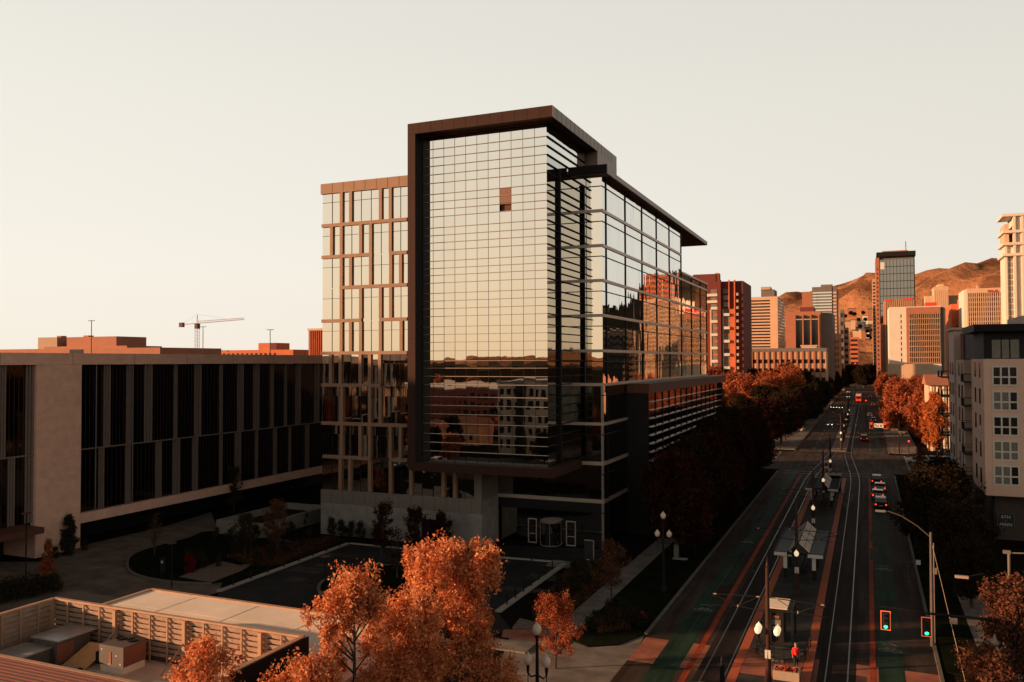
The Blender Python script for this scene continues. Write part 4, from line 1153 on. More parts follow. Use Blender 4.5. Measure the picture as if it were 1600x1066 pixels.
# wall sign
sg = thing('wall_sign', 'black square sign with pale lettering on the dark brick ground floor', 'sign', (ax(1567, AY+2.3), AY+2.3, 0))
zc = ZatY(1567, 813, AY+2.3)
MB().box(-.95, .95, 0-.12, 0, zc-.95, zc+.95).build('board', 'sign_black', sg)
m = MB(); frame_s(m, -.9, .9, -.121, zc-.9, zc+.9, .04, .01); m.build('border', 'window_blind', sg)
text_mesh('6TH', .55, 'sign_white', sg, (0,-.135,zc+.42), (math.pi/2,0,0)); text_mesh('MAIN', .55, 'sign_white', sg, (0,-.135,zc-.5), (math.pi/2,0,0))
text_mesh('+', .3, 'sign_white', sg, (0,-.135,zc-.03), (math.pi/2,0,0))
# tan corner building and white awnings beyond
t, x0, x1, z = bldg('corner_shop', 'small red roofed building with bright white columns behind the orange tree', 1450, 1478, 602, 225, 16, 'cream_wall')
for k in range(4): x = x0+.6+1.3*k; mbo(MB().tube([(x,224.3,0),(x,224.3,z-.3)], .28, 8), 'column', 'white_wall', t)
mbo(MB().extr_x([(223.2,z),(242,z),(232,z+2.5)], x0-.6, x1+.6), 'roof', 'brown_wall', t)
# ================================================================ FOREGROUND BUILDING (roof with plant enclosure)
RZ = 8.0
sy = 30.0
xl, xr_ = -38.1, -22.7
FB = thing('flat_roof_building', 'foreground building with a white flat roof and red ribbed metal roof', 'building', (-30, 26, 0))
F = lambda m, n, mt, p=None: mbo(m, n, mt, p or FB)
F(MB().box(-46, -22.3, 8, 37.6, 0, RZ-.35), 'wall', 'dark_panel')
F(MB().box(-39.6, -20.6, sy+.1, 37.6, RZ-.35, RZ+.35), 'white_roof', 'white_roof')
m = MB()
m.box(-39.75, -20.4, 37.6, 37.85, RZ-1.2, RZ+.42); m.box(-39.85, -39.6, sy, 37.6, RZ-1.2, RZ+.42); m.box(-20.6, -20.4, sy, 37.6, RZ-1.2, RZ+.42)
F(m, 'roof_edge', 'wood')
m = MB()
for x in (-36, -31.5, -27, -23.5): m.box(x-.02, x+.02, sy+.2, 37.5, RZ+.351, RZ+.362)
for y in (32.5, 35): m.box(-39.5, -20.7, y-.02, y+.02, RZ+.351, RZ+.360)
F(m, 'roof_seam', 'roof_gravel')
# raised lighter canopy of the roof behind
F(MB().prism([(-41.5,35.5),(-27.5,39.4),(-27.5,37.9),(-39.8,37.9)][::1], RZ-.6, RZ-.2), 'lower_canopy', 'white_roof')
F(MB().box(-46, -22.31, 8, sy, RZ-.34, RZ-.2), 'gravel_roof', 'roof_gravel')
F(MB().box(-22.3, -21.9, 8, sy-.2, 0, RZ+.0), 'end_wall', 'black_metal')  # coloured black for the shade on the building's east end
# parapet towards the camera and red ribbed roof
m = MB(); m.box(-46, -22.35, 25.0, 25.2, RZ-.2, RZ+1.15)
F(m, 'parapet', 'wood')
m = MB(); pr = []
y = 24.99; z0 = RZ+1.12
n = 26
for k in range(n):
    ya, yb = y-.36*k, y-.36*(k+1); sl = .16
    za = z0+(y-ya)*sl; pr += [(ya, za), (ya-.05, za+.03), (ya-.12, za+.032), (ya-.17, za+.015)]
pr += [(y-.36*n, z0+.36*n*sl), (y-.36*n, z0-.4), (y, z0-.4)]
m.extr_x(pr, -46, -24.4)
F(m, 'ribbed_roof', 'red_roof')
# ---- louvred screen enclosure
SC = thing('louvre_screen', 'tan louvred screen wall of boards around the rooftop plant', 'screen wall', (xl, sy, RZ))
Q = lambda m, n, mt: mbo(m, n, mt, SC)
zt_ = RZ+2.0
Q(MB().box(xl, xr_, sy-.12, sy+.08, zt_, zt_+.09).box(xl-.08, xl+.12, 25.2, sy-.12, zt_, zt_+.09).box(xr_-.12, xr_+.12, 25.2, sy-.12, zt_, zt_+.09), 'top_rail', 'wood')
def slats(x0, x1, y, nm):
    m = MB()
    for k in range(8):
        z = RZ+.05+.245*k
        m.quad((x0,y-.02,z),(x1,y-.02,z),(x1,y-.09,z+.19),(x0,y-.09,z+.19)); m.quad((x0,y-.09,z+.19),(x1,y-.09,z+.19),(x1,y-.05,z+.20),(x0,y-.05,z+.20))
        m.quad((x0,y-.05,z+.20),(x1,y-.05,z+.20),(x1,y+.0,z),(x0,y+.0,z))
    Q(m, nm, 'board')
    Q(MB().box(x0, x1, y+.05, y+.07, RZ-.2, RZ+2.0), 'backing', 'umber_panel')
nb = 14; w = (xr_-xl)/nb
for k in range(nb): slats(xl+w*k, xl+w*(k+1), sy, 'louvre_panel')
for k in range(nb+1):
    x = xl+w*k; big = k in (0, 4, 8, 12)
    Q(MB().box(x-(.09 if big else .035), x+(.09 if big else .035), sy-(.28 if big else .18), sy-.11, RZ-.2, zt_), 'post', 'wood')
    if big and k: Q(MB().tube([(x, sy-.2, RZ+1.0), (x-.1, sy-1.5, RZ-.1)], .05, 4), 'brace', 'wood')
for k in range(5):
    y0, y1 = 25.2+.95*k, 25.2+.95*(k+1)
    for X, s in ((xl, 1), (xr_, -1)):
        m = MB()
        for j in range(8):
            z = RZ+.05+.245*j
            m.quad((X+.02*s,y0,z),(X+.02*s,y1,z),(X+.09*s,y1,z+.20),(X+.09*s,y0,z+.20))
        Q(m, 'louvre_panel', 'board')
        Q(MB().box(X+min(.09*s,.17*s), X+max(.09*s,.17*s), y0-.03, y0+.03, RZ-.2, zt_), 'post', 'wood')
Q(MB().box(xr_+.13, xr_+.2, 25.2, sy+.08, RZ-.3, zt_+.05), 'outer_sheet', 'black_metal'); Q(MB().box(xl-.12, xl-.09, 25.2, sy+.08, RZ-.3, zt_), 'outer_sheet', 'board')  # black sheet stands in for shade on the screen's outer east face
# ---- rooftop unit
cx, cy = -32.0, 28.75
c = thing('rooftop_unit', 'brown boxy air conditioning unit with two round fans on a pale curb', 'air conditioner', (cx, cy, RZ-.2))
MB().box(-1.0, 1.0, -.85, .85, 0, .45).build('curb', 'white_roof', c)
MB().box(-1.05, 1.05, -.9, .9, .46, 1.75).build('casing', 'unit_metal', c)
MB().box(1.052, 1.07, -.86, .86, .5, 1.70).build('lit_side_panel', 'rust_panel', c)  # orange of the sunlit side put into this panel's colour
for x in (-.5, .45): MB().lathe([(.36,1.75),(.36,1.84),(.33,1.84),(.30,1.80)], x, .35, 20).build('fan', 'black_metal', c)
MB().box(-.18, .02, -.93, -.9, .6, 1.35).build('access_panel', 'rust_panel', c)
for x, z in ((-.85,1.4),(.4,1.1),(.75,.6),(-.2,.5)): MB().box(x, x+.09, -.92, -.9, z, z+.10).build('sticker', 'sign_white', c)
MB().box(-1.6, -1.05, -.7, .1, .3, 1.1).build('side_box', 'dark_panel', c)
c.scale = (.72, .72, .70)
# ---- metal duct with glossy cover
d = thing('roof_duct', 'long dark metal duct with a shiny galvanised cover near the left screen', 'duct', (-36, 27.5, RZ-.2))
D = lambda m, n, mt: mbo(m, n, mt, d)
D(MB().box(-36.9, -35.3, 25.3, 27.6, RZ-.2, RZ+.65), 'duct_body', 'unit_metal')
D(MB().box(-37.0, -35.2, 25.25, 27.6, RZ+.66, RZ+.72), 'cover', 'galvanised')
D(MB().box(-36.5, -35.0, 27.62, 29.5, RZ-.2, RZ+.95), 'duct_body', 'unit_metal')
D(MB().box(-36.7, -34.8, 27.62, 29.7, RZ+.96, RZ+1.02), 'cover', 'galvanised')
D(MB().box(-35.0, -34.98, 27.7, 28.6, RZ-.05, RZ+.8), 'door_panel', 'rust_panel')
p = thing('plywood_sheet', 'sloping orange plywood sheet beside the boxy roof unit', 'board', (-34.1, 28.6, RZ-.2)); p.scale = (.8,.8,.8)
P_ = MB(); P_.quad((-.9,-1.0,.05),(.9,-1.0,.05),(.9,.9,.85),(-.9,.9,.85)); P_.quad((-.9,-1.0,0),(-.9,.9,.80),(.9,.9,.80),(.9,-1.0,0)); P_.quad((-.9,-1,0),(.9,-1,0),(.9,-1,.05),(-.9,-1,.05)); P_.quad((.9,-1,0),(.9,.9,.8),(.9,.9,.85),(.9,-1,.05)); P_.quad((-.9,-1,.05),(-.9,.9,.85),(-.9,.9,.8),(-.9,-1,0))
P_.build('sheet', 'ply', p); MB().box(-.85,.85,.6,.68,0,.68).build('batten', 'wood', p)
cd_ = thing('roof_conduit', 'thin pale conduit pipe crossing the pale enclosure floor', 'pipe', (0,0,RZ-.19))
m = MB(); m.tube([(-31,25.6,.08),(-31,27.2,.08),(-25,27.6,.08),(-24,29.6,.08)], .04, 6); m.build('pipe', 'galvanised', cd_)
for x in (-29.5,-27.5,-25.6): MB().box(x-.1,x+.1,27.1,27.6,0,.06).build('support', 'wood', cd_)
v = thing('vent_pipe', 'short fat metal vent pipe lying on the roof before the roof unit', 'vent', (-33.4, 27.1, RZ-.1))
MB().tube([(-.6,0,.12),(.5,.05,.2)], .17, 12).build('pipe', 'galvanised', v, True); MB().tube([(.5,.05,.2),(.62,.06,.21)], .13, 12).build('opening', 'black_metal', v)
b = thing('roof_hatch', 'small white roof hatch in the corner by the leaves', 'hatch', (-28.0, 27.0, RZ-.2)); MB().box(-.6,.6,-.5,.5,0,.4).build('lid', 'white_roof', b); MB().box(-.64,.64,-.54,.54,-.02,.12).build('rim', 'galvanised', b)
pp = thing('roof_membrane', 'crumpled black membrane strip on the pale roof behind the parapet', 'membrane', (-30.2, 27.3, RZ-.2))
m = MB(); random.seed(5)
pts=[(-1.7,-.35),(-1.2,-.1),(-.9,.12),(-.3,.0),(.3,.15),(1.4,.05),(1.8,-.3),(.9,-.5),(-.6,-.55)]
m.prism(pts, 0, .1); m.build('sheet', 'sign_black', pp)
# ================================================================ PLANTER TERRACE, DETAILS IN THE COURT
pw = thing('planter_wall', 'low pale rectangular planter wall in front of the glazed building', 'planter wall', (-69.4, 83.4, 0))
K = lambda m, n, mt: mbo(m, n, mt, pw)
K(MB().box(-76.8, -69.4, 83.4, 83.8, 0, 1.85), 'front_wall', 'court_wall'); K(MB().box(-69.8, -69.4, 83.81, 97.5, 0, 1.85), 'side_wall', 'court_wall')
K(MB().box(-76.8, -76.4, 83.81, 97.5, 0, 1.85), 'side_wall', 'court_wall'); K(MB().box(-76.39, -69.81, 97.1, 97.5, 0, 1.85), 'rear_wall', 'court_wall')
K(MB().box(-76.39, -69.81, 83.81, 97.09, 0, 1.0), 'soil', 'mulch')
# totem sign
t = thing('totem_sign', 'black upright totem sign with thin pale edge beside the entrance', 'sign', tuple(G(921,881)))
MB().box(-.55,.45,-.1,.1,.05,2.5).build('panel', 'sign_black', t); MB().box(.46,.52,-.12,.12,.05,2.55).build('edge', 'band_metal', t); MB().box(-.55,.52,-.12,.12,2.5,2.56).build('edge', 'band_metal', t); MB().box(-.3,.0,-.12,-.1,.42,.5).build('lettering', 'sign_white', t)
t = thing('parking_meter_sign', 'small black pay station sign with arrow beside the grass mound', 'sign', tuple(G(254,898)))
MB().box(-.25,.25,-.08,.08,.0,1.7).build('panel', 'sign_black', t); MB().box(-.12,.12,-.1,-.08,1.2,1.45).build('arrow', 'sign_white', t); MB().box(-.35,.35,-.2,.2,0,.1).build('base', 'kerb_stone', t)
# bollards along the court kerb
bp = None; ends = [(G(350,922), G(540,852), 8), (G(590,853), G(860,880), 5), (G(868,888), G(785,952), 7)]
names = ['left kerb of the court', 'back kerb of the court', 'right kerb of the court']
for (a, b, n), nm in zip(ends, names):
    for k in range(n):
        p = a.lerp(b, (k+.5)/n); lab = 'slim dark steel bollard on the '+nm
        if bp is None:
            bp = thing('bollard', lab, 'bollard', (p.x,p.y,.1), 0, 'bollards round the court')
            MB().lathe([(.07,0),(.07,.9),(.05,.95)],0,0,8).build('post', 'black_metal', bp); MB().lathe([(.12,0),(.12,.04)],0,0,8).build('base', 'black_metal', bp)
        else: copy_tree(bp, (p.x,p.y,.1), label=lab)
# small court lamps (T head)
for px, py, h, lab in ((268, 918, 4.3, 'slim post light with flat head beside the white flat roof'), (40, 925, 7.5, 'tall dark post light by the canopy at the far left'), (508, 930, 3.6, 'slim post light with round head on the left of the lawn island')):
    p = G(px, py); t = thing('post_light', lab, 'light', (p.x,p.y,0))
    MB().tube([(0,0,0),(0,0,h)], .06, 8).build('post', 'black_metal', t); MB().lathe([(.12,h-.1),(.45,h-.02),(.45,h+.05),(.1,h+.1)],0,0,14).build('lamp_head', 'umber_panel', t)
t = thing('fire_hydrant', 'bright red fire hydrant on the dark verge near the left kerb', 'hydrant', tuple(G(1004,968)))
MB().lathe([(.17,0),(.17,.06),(.12,.08),(.12,.5),(.16,.52),(.16,.56),(.12,.6),(.05,.7),(.03,.74)],0,0,12).build('barrel', 'hydrant_red', t, True)
MB().tube([(-.22,0,.42),(.22,0,.42)], .055, 8).build('outlet', 'hydrant_red', t)
t = thing('utility_box', 'small pale pedestal box beside the diagonal sidewalk', 'utility box', tuple(G(1057,874))); MB().box(-.25,.25,-.2,.2,0,1.6).build('cabinet', 'kerb_stone', t); MB().box(-.4,1.2,-.5,.5,0,.12).build('base', 'pale_concrete', t)
t = thing('litter_bin', 'dark litter bin at the corner of the pale sidewalk behind the globe lamp', 'bin', tuple(G(837,966))); MB().lathe([(.3,0),(.34,.9),(.36,.95),(.2,1.05)],0,0,14).build('body', 'sign_black', t); MB().lathe([(.12,1.05),(.12,1.1)],0,0,12).build('lid', 'unit_metal', t)

# ================================================================ PLATFORM, SHELTERS, POLES
PX0, PX1, PYa, PYb, PH = -9.15, -3.8, 44.0, 165.0, .25
pf = thing('tram_platform', 'long grey tram stop platform with orange warning strips along both edges', 'platform', (-6.5, 100, 0))
V = lambda m, n, mt: mbo(m, n, mt, pf)
V(MB().box(PX0, PX1, PYa, PYb, 0, PH), 'slab', 'platform_paving')
V(MB().box(PX0+.02, PX0+.66, PYa, PYb, PH+.001, PH+.012), 'tactile_strip', 'tactile'); V(MB().box(PX1-.66, PX1-.02, PYa, PYb, PH+.001, PH+.012), 'tactile_strip', 'tactile')
V(MB().box(PX0+.7, PX1-.7, 60, 65.2, PH+.001, PH+.010), 'brick_panel', 'red_paving')  # sun patch continued over the platform as a red paving colour
m = MB()
for k in range(28): y = PYa+4*k+2; m.box(PX0+.7, PX1-.7, y, y+.02, PH+.001, PH+.006)
V(m, 'paving_joint', 'asphalt')
struct(MB().box(-8.4, -4.9, 215, 420, 0, .2).build('median', 'concrete'))
# catenary poles with globe lamps
def globe(m, x, y, z, s=1.0):
    m.lathe([(.08*s,z),(.19*s,z+.08*s),(.25*s,z+.26*s),(.24*s,z+.42*s),(.14*s,z+.56*s),(.06*s,z+.62*s),(.03*s,z+.72*s)], x, y, 12)
def catenary_pole(lab, loc, single=False):
    t = thing('catenary_pole', lab, 'overhead line pole', loc, 0, 'catenary poles with globe lamps down the tram stop')
    MB().lathe([(.34,0),(.34,.35),(.24,.6),(.19,1.3),(.15,4.5),(.11,8.1)],0,0,12).build('shaft', 'pole_paint', t)
    MB().lathe([(.05,8.1),(.10,8.2),(.03,8.5),(.01,8.8)],0,0,8).build('finial', 'pole_paint', t)
    a = MB()
    for s in (-1, 1):
        a.tube([(0,0,6.15),(s*3.6,0,6.0)], .035, 6); a.tube([(s*.1,0,5.2),(s*1.9,0,5.35),(s*2.6,0,5.7),(s*3.6,0,5.9)], .035, 6); a.tube([(s*.6,0,6.1),(s*1.9,0,5.35)], .022, 6)
        a.tube([(s*2.0,0,5.35),(s*3.7,0,5.25)], .02, 6)
    a.build('bracket_arm', 'black_metal', t)
    for s in (-1, 1):
        for pa in ([(s*3.3,0,6.02),(s*3.5,0,6.01)], [(s*1.9,0,5.3),(s*1.9,0,5.45)], [(s*.5,0,6.12),(s*.7,0,6.11)]): MB().tube(pa, .045, 8).build('insulator', 'kerb_warm', t)
    for s in ((0,) if single else (-1, 1)):
        for q in ((-1,) if single else (-1, 1)):
            b = MB(); b.tube([(0,0,3.1),(s*.35,q*.25,3.0),(s*.58,q*(.3 if s else .35),3.35),(s*.6,q*(.3 if s else .35),3.75)], [.04,.04,.05,.08], 6)
            arm = b.build('lamp_arm', 'black_metal', t)
            g_ = MB(); globe(g_, s*.6, q*(.3 if s else .35), 3.78, .85); g_.build('globe', 'globe_lit', arm, True)
    MB().box(-.18,.18,-.17,-.15,2.2,2.75).build('plate', 'sign_white', t)
    return t
ordn = ['nearest, standing by the red jacket person', 'second, in front of the large shelter', 'third, between the two shelters', 'fourth, at the far shelter', 'fifth, at the end of the platform', 'sixth, beyond the junction', 'seventh, beyond the junction', 'eighth, far down the median', 'ninth, far down the median', 'tenth, far down the median']
cp = catenary_pole('dark tapered pole with globe lamps, '+ordn[0], (-6.25, 57.3, PH))
for k, Yp in enumerate((81, 106.5, 131.5, 156.5, 218, 243, 268, 293, 318)):
    if k == 0: cp = catenary_pole('dark tapered pole with globe lamps, '+ordn[1], (-6.2, 81, PH), True); continue
    copy_tree(cp, (-6.2 if k < 4 else -6.15, Yp, PH if k < 4 else .2), label='dark tapered pole with globe lamps, '+ordn[k+1])
for k in range(7):
    t = thing('catenary_mast', 'slim dark overhead line mast in the median past the junction', 'overhead line pole', (-6.15, 224+14*k, .2), 0, 'slim masts in the median')
    MB().tube([(0,0,0),(0,0,8.5)], [.16,.1], 8).build('shaft', 'black_metal', t)
    MB().tube([(-3,0,6.2),(3,0,6.2)], .04, 6).build('bracket_arm', 'black_metal', t)
# overhead wires
ow = thing('overhead_wire', 'pair of thin dark contact wires above the tram tracks', 'wire', (0,0,0))
for k, (a, b) in enumerate(((-2.25, -4.6), (-10.15, -7.7))):
    m = MB(); m.tube([(tx(y,a,b),y,5.55) for y in range(-20, 640, 20)], .012, 4); m.build('wire', 'black_metal', ow)
for y, z in ((176, 7.0), (211, 7.0)):
    MB().tube([(-30,y,z),(-6,y,z-.5),(16,y,z)], .015, 4).build('span_wire', 'black_metal', ow)
# shelters
def shelter(name, lab, y0, y1):
    t = thing(name, lab, 'shelter', (-6.45, y0, PH), 0, 'glass roofed shelters on the tram platform')
    L = y1-y0; w = 2.35
    for y in (1.2, L/2, L-1.2):
        for x in (-1.35, 1.35):
            c = MB().box(x-.16, x+.16, y-.16, y+.16, 0, 2.6).build('column', 'black_metal', t)
            MB().box(x-.18, x+.18, y-.175, y-.16, 1.0, 2.3).build('poster_strip', 'sign_white', c)
    f = MB()
    f.box(-w, w, 0, .14, 2.6, 2.8); f.box(-w, w, L-.14, L, 2.6, 2.8); f.box(-w, -w+.12, .14, L-.14, 2.6, 2.8); f.box(w-.12, w, .14, L-.14, 2.6, 2.8)
    for x in (-1.0, 1.0): f.box(x-.05, x+.05, .14, L-.14, 2.62, 2.78)
    for k in range(4): y = .14+(L-.28)*k/3; f.tube([(-1,y,2.8),(0,y,3.75),(1,y,2.8)], .05, 5)
    f.tube([(0,.1,3.75),(0,L-.1,3.75)], .05, 5)
    f.build('frame', 'black_metal', t)
    n = 3
    for k in range(n):
        ya, yb = .2+(L-.4)*k/n+.12, .2+(L-.4)*(k+1)/n-.12
        for s in (-1, 1):
            p = MB(); p.quad((0,ya,3.72),(s*.98,ya,2.82),(s*.98,yb,2.82),(0,yb,3.72)); p.build('gable_glazing', 'shelter_glass', t)
            q = MB(); q.tube([(s*.5,ya,3.30),(s*.5,yb,3.30)], .02, 4)
            for u in range(1,6): yy = ya+(yb-ya)*u/6; q.tube([(0,yy,3.74),(s*.98,yy,2.84)], .015, 4)
            q.build('glazing_bar', 'black_metal', t)
    for s in (-1, 1):
        p = MB().box(s*1.06 if s > 0 else -w+.14, w-.14 if s > 0 else -1.06, .16, L-.16, 2.70, 2.74).build('side_canopy', 'shelter_side', t)
        q = MB()
        for u in range(1, int(L/.35)): q.box(s*1.06 if s>0 else -w+.14, w-.14 if s>0 else -1.06, .16+.35*u-.02, .16+.35*u+.02, 2.741, 2.77)
        q.build('purlin', 'black_metal', t)
    for x0, x1 in ((-w+.05, -1.1), (.85, w-.1)): MB().box(x0, x1, -.05, -.005, 2.45, 2.78).build('destination_panel', 'sign_white', t)
    b = MB(); b.box(-.3, .3, 3, L-3, .42, .48); b.box(-.25,.25,3.2,3.3,0,.42); b.box(-.25,.25,L-3.3,L-3.2,0,.42); b.box(-.03,.03,3,L-3,.48,.85); b.build('bench', 'black_metal', t)
    return t
shelter('tram_shelter', 'large glass gabled tram shelter in the middle of the platform', 86.5, 99.5)
shelter('tram_shelter', 'farther glass gabled tram shelter close to the junction', 131, 143)
# ticket kiosk
t = thing('ticket_kiosk', 'dark ticket kiosk with a pale flat roof behind the nearest globe lamp pole', 'kiosk', (-6.5, 68.5, PH))
MB().box(-1.05,1.05,-1.3,1.9,2.45,2.6).build('roof_frame', 'black_metal', t); MB().box(-.95,.6,-1.2,1.8,2.61,2.65).build('roof_panel', 'white_roof', t)
for x in (-.95,.95):
    for y in (-1.2,1.8): MB().box(x-.06,x+.06,y-.06,y+.06,0,2.45).build('post', 'black_metal', t)
MB().box(-.9,.3,-.9,1.5,0,2.3).build('cabin', 'dark_panel', t); MB().box(-.55,.1,-.93,-.9,1.3,1.7).build('screen', 'window_blind', t); MB().box(-.5,.0,-.93,-.9,1.8,2.0).build('screen', 'rust_panel', t); MB().box(-.5,.05,-.93,-.9,.95,1.15).build('notice', 'sign_white', t)
t = thing('platform_fence', 'curved low railing with brick infill behind the nearest lamp pole', 'railing', (-6.2, 63, PH))
m = MB()
arc = [(-1.6+3.4*u, 1.6*math.sin(math.pi*u)*-.9+1.2) for u in [i/10 for i in range(11)]]
for z in (.35,.7,1.05): m.tube([(x,y,z) for x,y in arc]+[(2.0,4,z)], .03, 5)
for x,y in arc[::2]+[(1.9,2.6),(2.0,4)]: m.tube([(x,y,0),(x,y,1.1)], .03, 5)
m.build('rail', 'black_metal', t)
m = MB(); m.prism([(x*.9,y+.25) for x,y in arc]+[(1.6,2.6),(-1.4,2.6)], 0, .3); m.build('bed', 'kerb_stone', t)
t = thing('flower_planter', 'square stone planter with red flowers in front of the nearest lamp pole', 'planter', (-5.35, 60.2, PH))
m = MB(); m.box(-.85,.85,-.6,-.48,0,.62); m.box(-.85,.85,.48,.6,0,.62); m.box(-.85,-.73,-.48,.48,0,.62); m.box(.73,.85,-.48,.48,0,.62); m.build('box', 'kerb_warm', t)
m = MB(); m.box(-.72,.72,-.47,.47,0,.5); m.build('soil', 'mulch', t)
m = MB(); random.seed(2)
for k in range(60): x,y = random.uniform(-.65,.65), random.uniform(-.42,.42); m.box(x-.05,x+.05,y-.05,y+.05,.5,.5+random.uniform(.05,.2))
o = m.build('flowers', 'scarlet_leaves', t); o['kind'] = 'stuff'
t = thing('pyramid_kiosk', 'white kiosk with a low pyramid roof at the bottom edge by the tram stop', 'kiosk', (-9.3, 50.6, PH))
MB().box(-.75,.75,-.75,.75,0,2.1).build('body', 'sign_white', t)
m = MB(); b=[(-.85,-.85,2.1),(.85,-.85,2.1),(.85,.85,2.1),(-.85,.85,2.1),(0,0,2.55)]; m.v=b; m.f=[(0,1,4),(1,2,4),(2,3,4),(3,0,4),(3,2,1,0)]; m.build('pyramid_roof', 'sign_white', t); MB().box(-.7,.7,-.77,-.75,1.2,1.9).build('stripe', 'sign_red', t)
t = thing('short_post', 'short dark post with a pointed finial beside the white pyramid kiosk', 'post', (-8.45, 52.5, PH)); MB().lathe([(.2,0),(.16,.3),(.15,2.9),(.18,3.0),(.08,3.15),(.1,3.3),(.02,3.6)],0,0,10).build('shaft', 'black_metal', t); MB().lathe([(.26,0),(.26,.12)],0,0,10).build('base', 'black_metal', t)
# pillar sign and small boxes near the far end
t = thing('pillar_sign', 'tall pale pillar sign with a dark round emblem near the far end of the platform', 'sign', (-6.9, 157.5, PH)); MB().box(-.45,.45,-.1,.1,1.2,4.0).build('panel', 'sign_white', t); MB().box(-.12,.12,-.08,.08,0,1.2).build('post', 'black_metal', t); MB().tube([(0,-.13,3.3),(0,-.1,3.3)], .32, 16).build('emblem', 'maroon_wall', t); MB().box(-.3,.3,-.12,-.1,1.6,2.6).build('lettering', 'brown_wall', t)
t = thing('small_shelter', 'small black boxed shelter with a flat pale roof at the far platform end', 'shelter', (-5.6, 149, PH)); MB().box(-1.4,1.4,-1.2,1.2,2.6,2.75).build('roof', 'pale_concrete', t)
for x in (-1.2,1.2): MB().box(x-.1,x+.1,-1,1,0,2.6).build('side_wall', 'black_metal', t)
MB().box(-1.1,1.1,.9,1.0,0,2.6).build('rear_wall', 'dark_panel', t)

# ---- globe street lamps on the left verge
def globe_lamp(lab, loc, lit=False):
    t = thing('street_lamp', lab, 'street lamp', loc, 0, 'three globe street lamps along the left verge')
    MB().lathe([(.32,0),(.32,.25),(.2,.5),(.13,1.1),(.1,4.5),(.08,6.7)],0,0,12).build('post', 'black_metal', t)
    g_ = MB(); globe(g_, 0, 0, 6.85, 1.0); g_.build('globe', 'globe_glass', t, True)
    MB().lathe([(.08,6.65),(.16,6.75),(.1,6.85)],0,0,10).build('collar', 'black_metal', t)
    for s in (-1, 1):
        b = MB(); b.tube([(0,0,4.65),(s*.38,0,4.5),(s*.55,0,4.7),(s*.55,0,5.1)], [.05,.05,.06,.1], 6); b.tube([(s*.55,0,4.05),(s*.55,0,4.75)], .03, 5)
        arm = b.build('lamp_arm', 'black_metal', t)
        g_ = MB(); globe(g_, s*.55, 0, 5.13, 1.0); g_.build('globe', 'globe_glass', arm, True)
    return t
p = G(834, 1150)
gl = globe_lamp('black street lamp with three white globes rising before the small orange tree', (-17.0, 43.2, 0))
p = G(1037, 926); copy_tree(gl, (p.x, p.y, .1), R(8), label='black street lamp with three white globes on the dark verge by the diagonal sidewalk')
# ================================================================ RIGHT SIDE POLES AND SIGNALS
p = G(1457, 1010)
t = thing('cobra_street_light', 'tall grey street light with a long curved arm over the right lanes', 'street light', (p.x, p.y, 0))
ztop = 8.7
MB().tube([(0,0,0),(0,0,ztop)], [.16,.10], 10).build('pole', 'pole_grey', t)
MB().tube([(0,0,ztop-.4),(-.9,0,ztop+.4),(-2.0,0,ztop+1.1),(-2.9,0,ztop+1.4),(-3.2,0,ztop+1.4)], .05, 6).build('arm', 'pole_grey', t)
MB().box(-3.9,-3.15,-.13,.13,ztop+1.33,ztop+1.47).build('lamp_head', 'window_blind', t)
t2 = thing('thin_pole', 'thin pale pole standing right behind the grey street light', 'pole', (p.x+.22, p.y+.5, 0)); MB().tube([(0,0,0),(0,0,7.8)], .05, 6).build('shaft', 'pole_grey', t2); MB().box(-.2,.2,-.03,0,5.4,5.9).build('notice', 'window_blind', t2)
w = thing('guy_wire', 'thin bright guy wire slanting down from the grey street light', 'wire', (0,0,0))
a = Vector((p.x+.1, p.y, 7.7)); b = G(1512, 1080, 1.0)
MB().tube([a, G(1485, 970, 4.2), b], .018, 5).build('cable', 'cable', w)
# ---- signal mast of the near junction
def signal_head(m_parent, x, y, z, on, s=1.0):
    h = MB().box(x-.29*s, x+.29*s, y-.03, y+.03, z-.62*s, z+.62*s).build('backplate', 'sign_black', m_parent)
    b = MB(); b.box(x-.31*s,x-.26*s,y-.05,y-.03,z-.64*s,z+.64*s); b.box(x+.26*s,x+.31*s,y-.05,y-.03,z-.64*s,z+.64*s); b.box(x-.26*s,x+.26*s,y-.05,y-.03,z+.59*s,z+.64*s); b.box(x-.26*s,x+.26*s,y-.05,y-.03,z-.64*s,z-.59*s)
    b.build('border', 'glow_plate', h)
    MB().box(x-.16*s, x+.16*s, y-.2, y-.05, z-.52*s, z+.52*s).build('housing', 'sign_black', h)
    for k, c in enumerate(('red', 'amber', 'green')):
        zc = z+(.34-.34*k)*s; lit = (c == on)
        MB().tube([(x,y-.225,zc),(x,y-.2,zc)], .13*s, 14).build('lens', ('green_signal' if on == 'green' else 'red_signal') if lit else 'sign_black', h)
        m = MB(); n = 8
        for q in range(n):
            a0, a1 = math.pi*q/n, math.pi*(q+1)/n
            m.quad((x+.145*s*math.cos(a0),y-.2,zc+.145*s*math.sin(a0)),(x+.145*s*math.cos(a1),y-.2,zc+.145*s*math.sin(a1)),(x+.145*s*math.cos(a1),y-.42,zc+.145*s*math.sin(a1)),(x+.145*s*math.cos(a0),y-.42,zc+.145*s*math.sin(a0)))
        m.build('visor', 'sign_black', h)
    return h
Ym = 55.5
xs = (XatY(1378, Ym), XatY(1441, Ym)); zsg = ZatY(1378, 968, Ym)
xp = XatY(1583, Ym)
t = thing('signal_mast', 'dark traffic signal mast with two green lights hanging over the right lanes', 'traffic signal', (0,0,0))
MB().lathe([(.25,0),(.25,.2),(.16,.5),(.11,8.4)],xp,Ym+1.2,10).build('pole', 'black_metal', t)
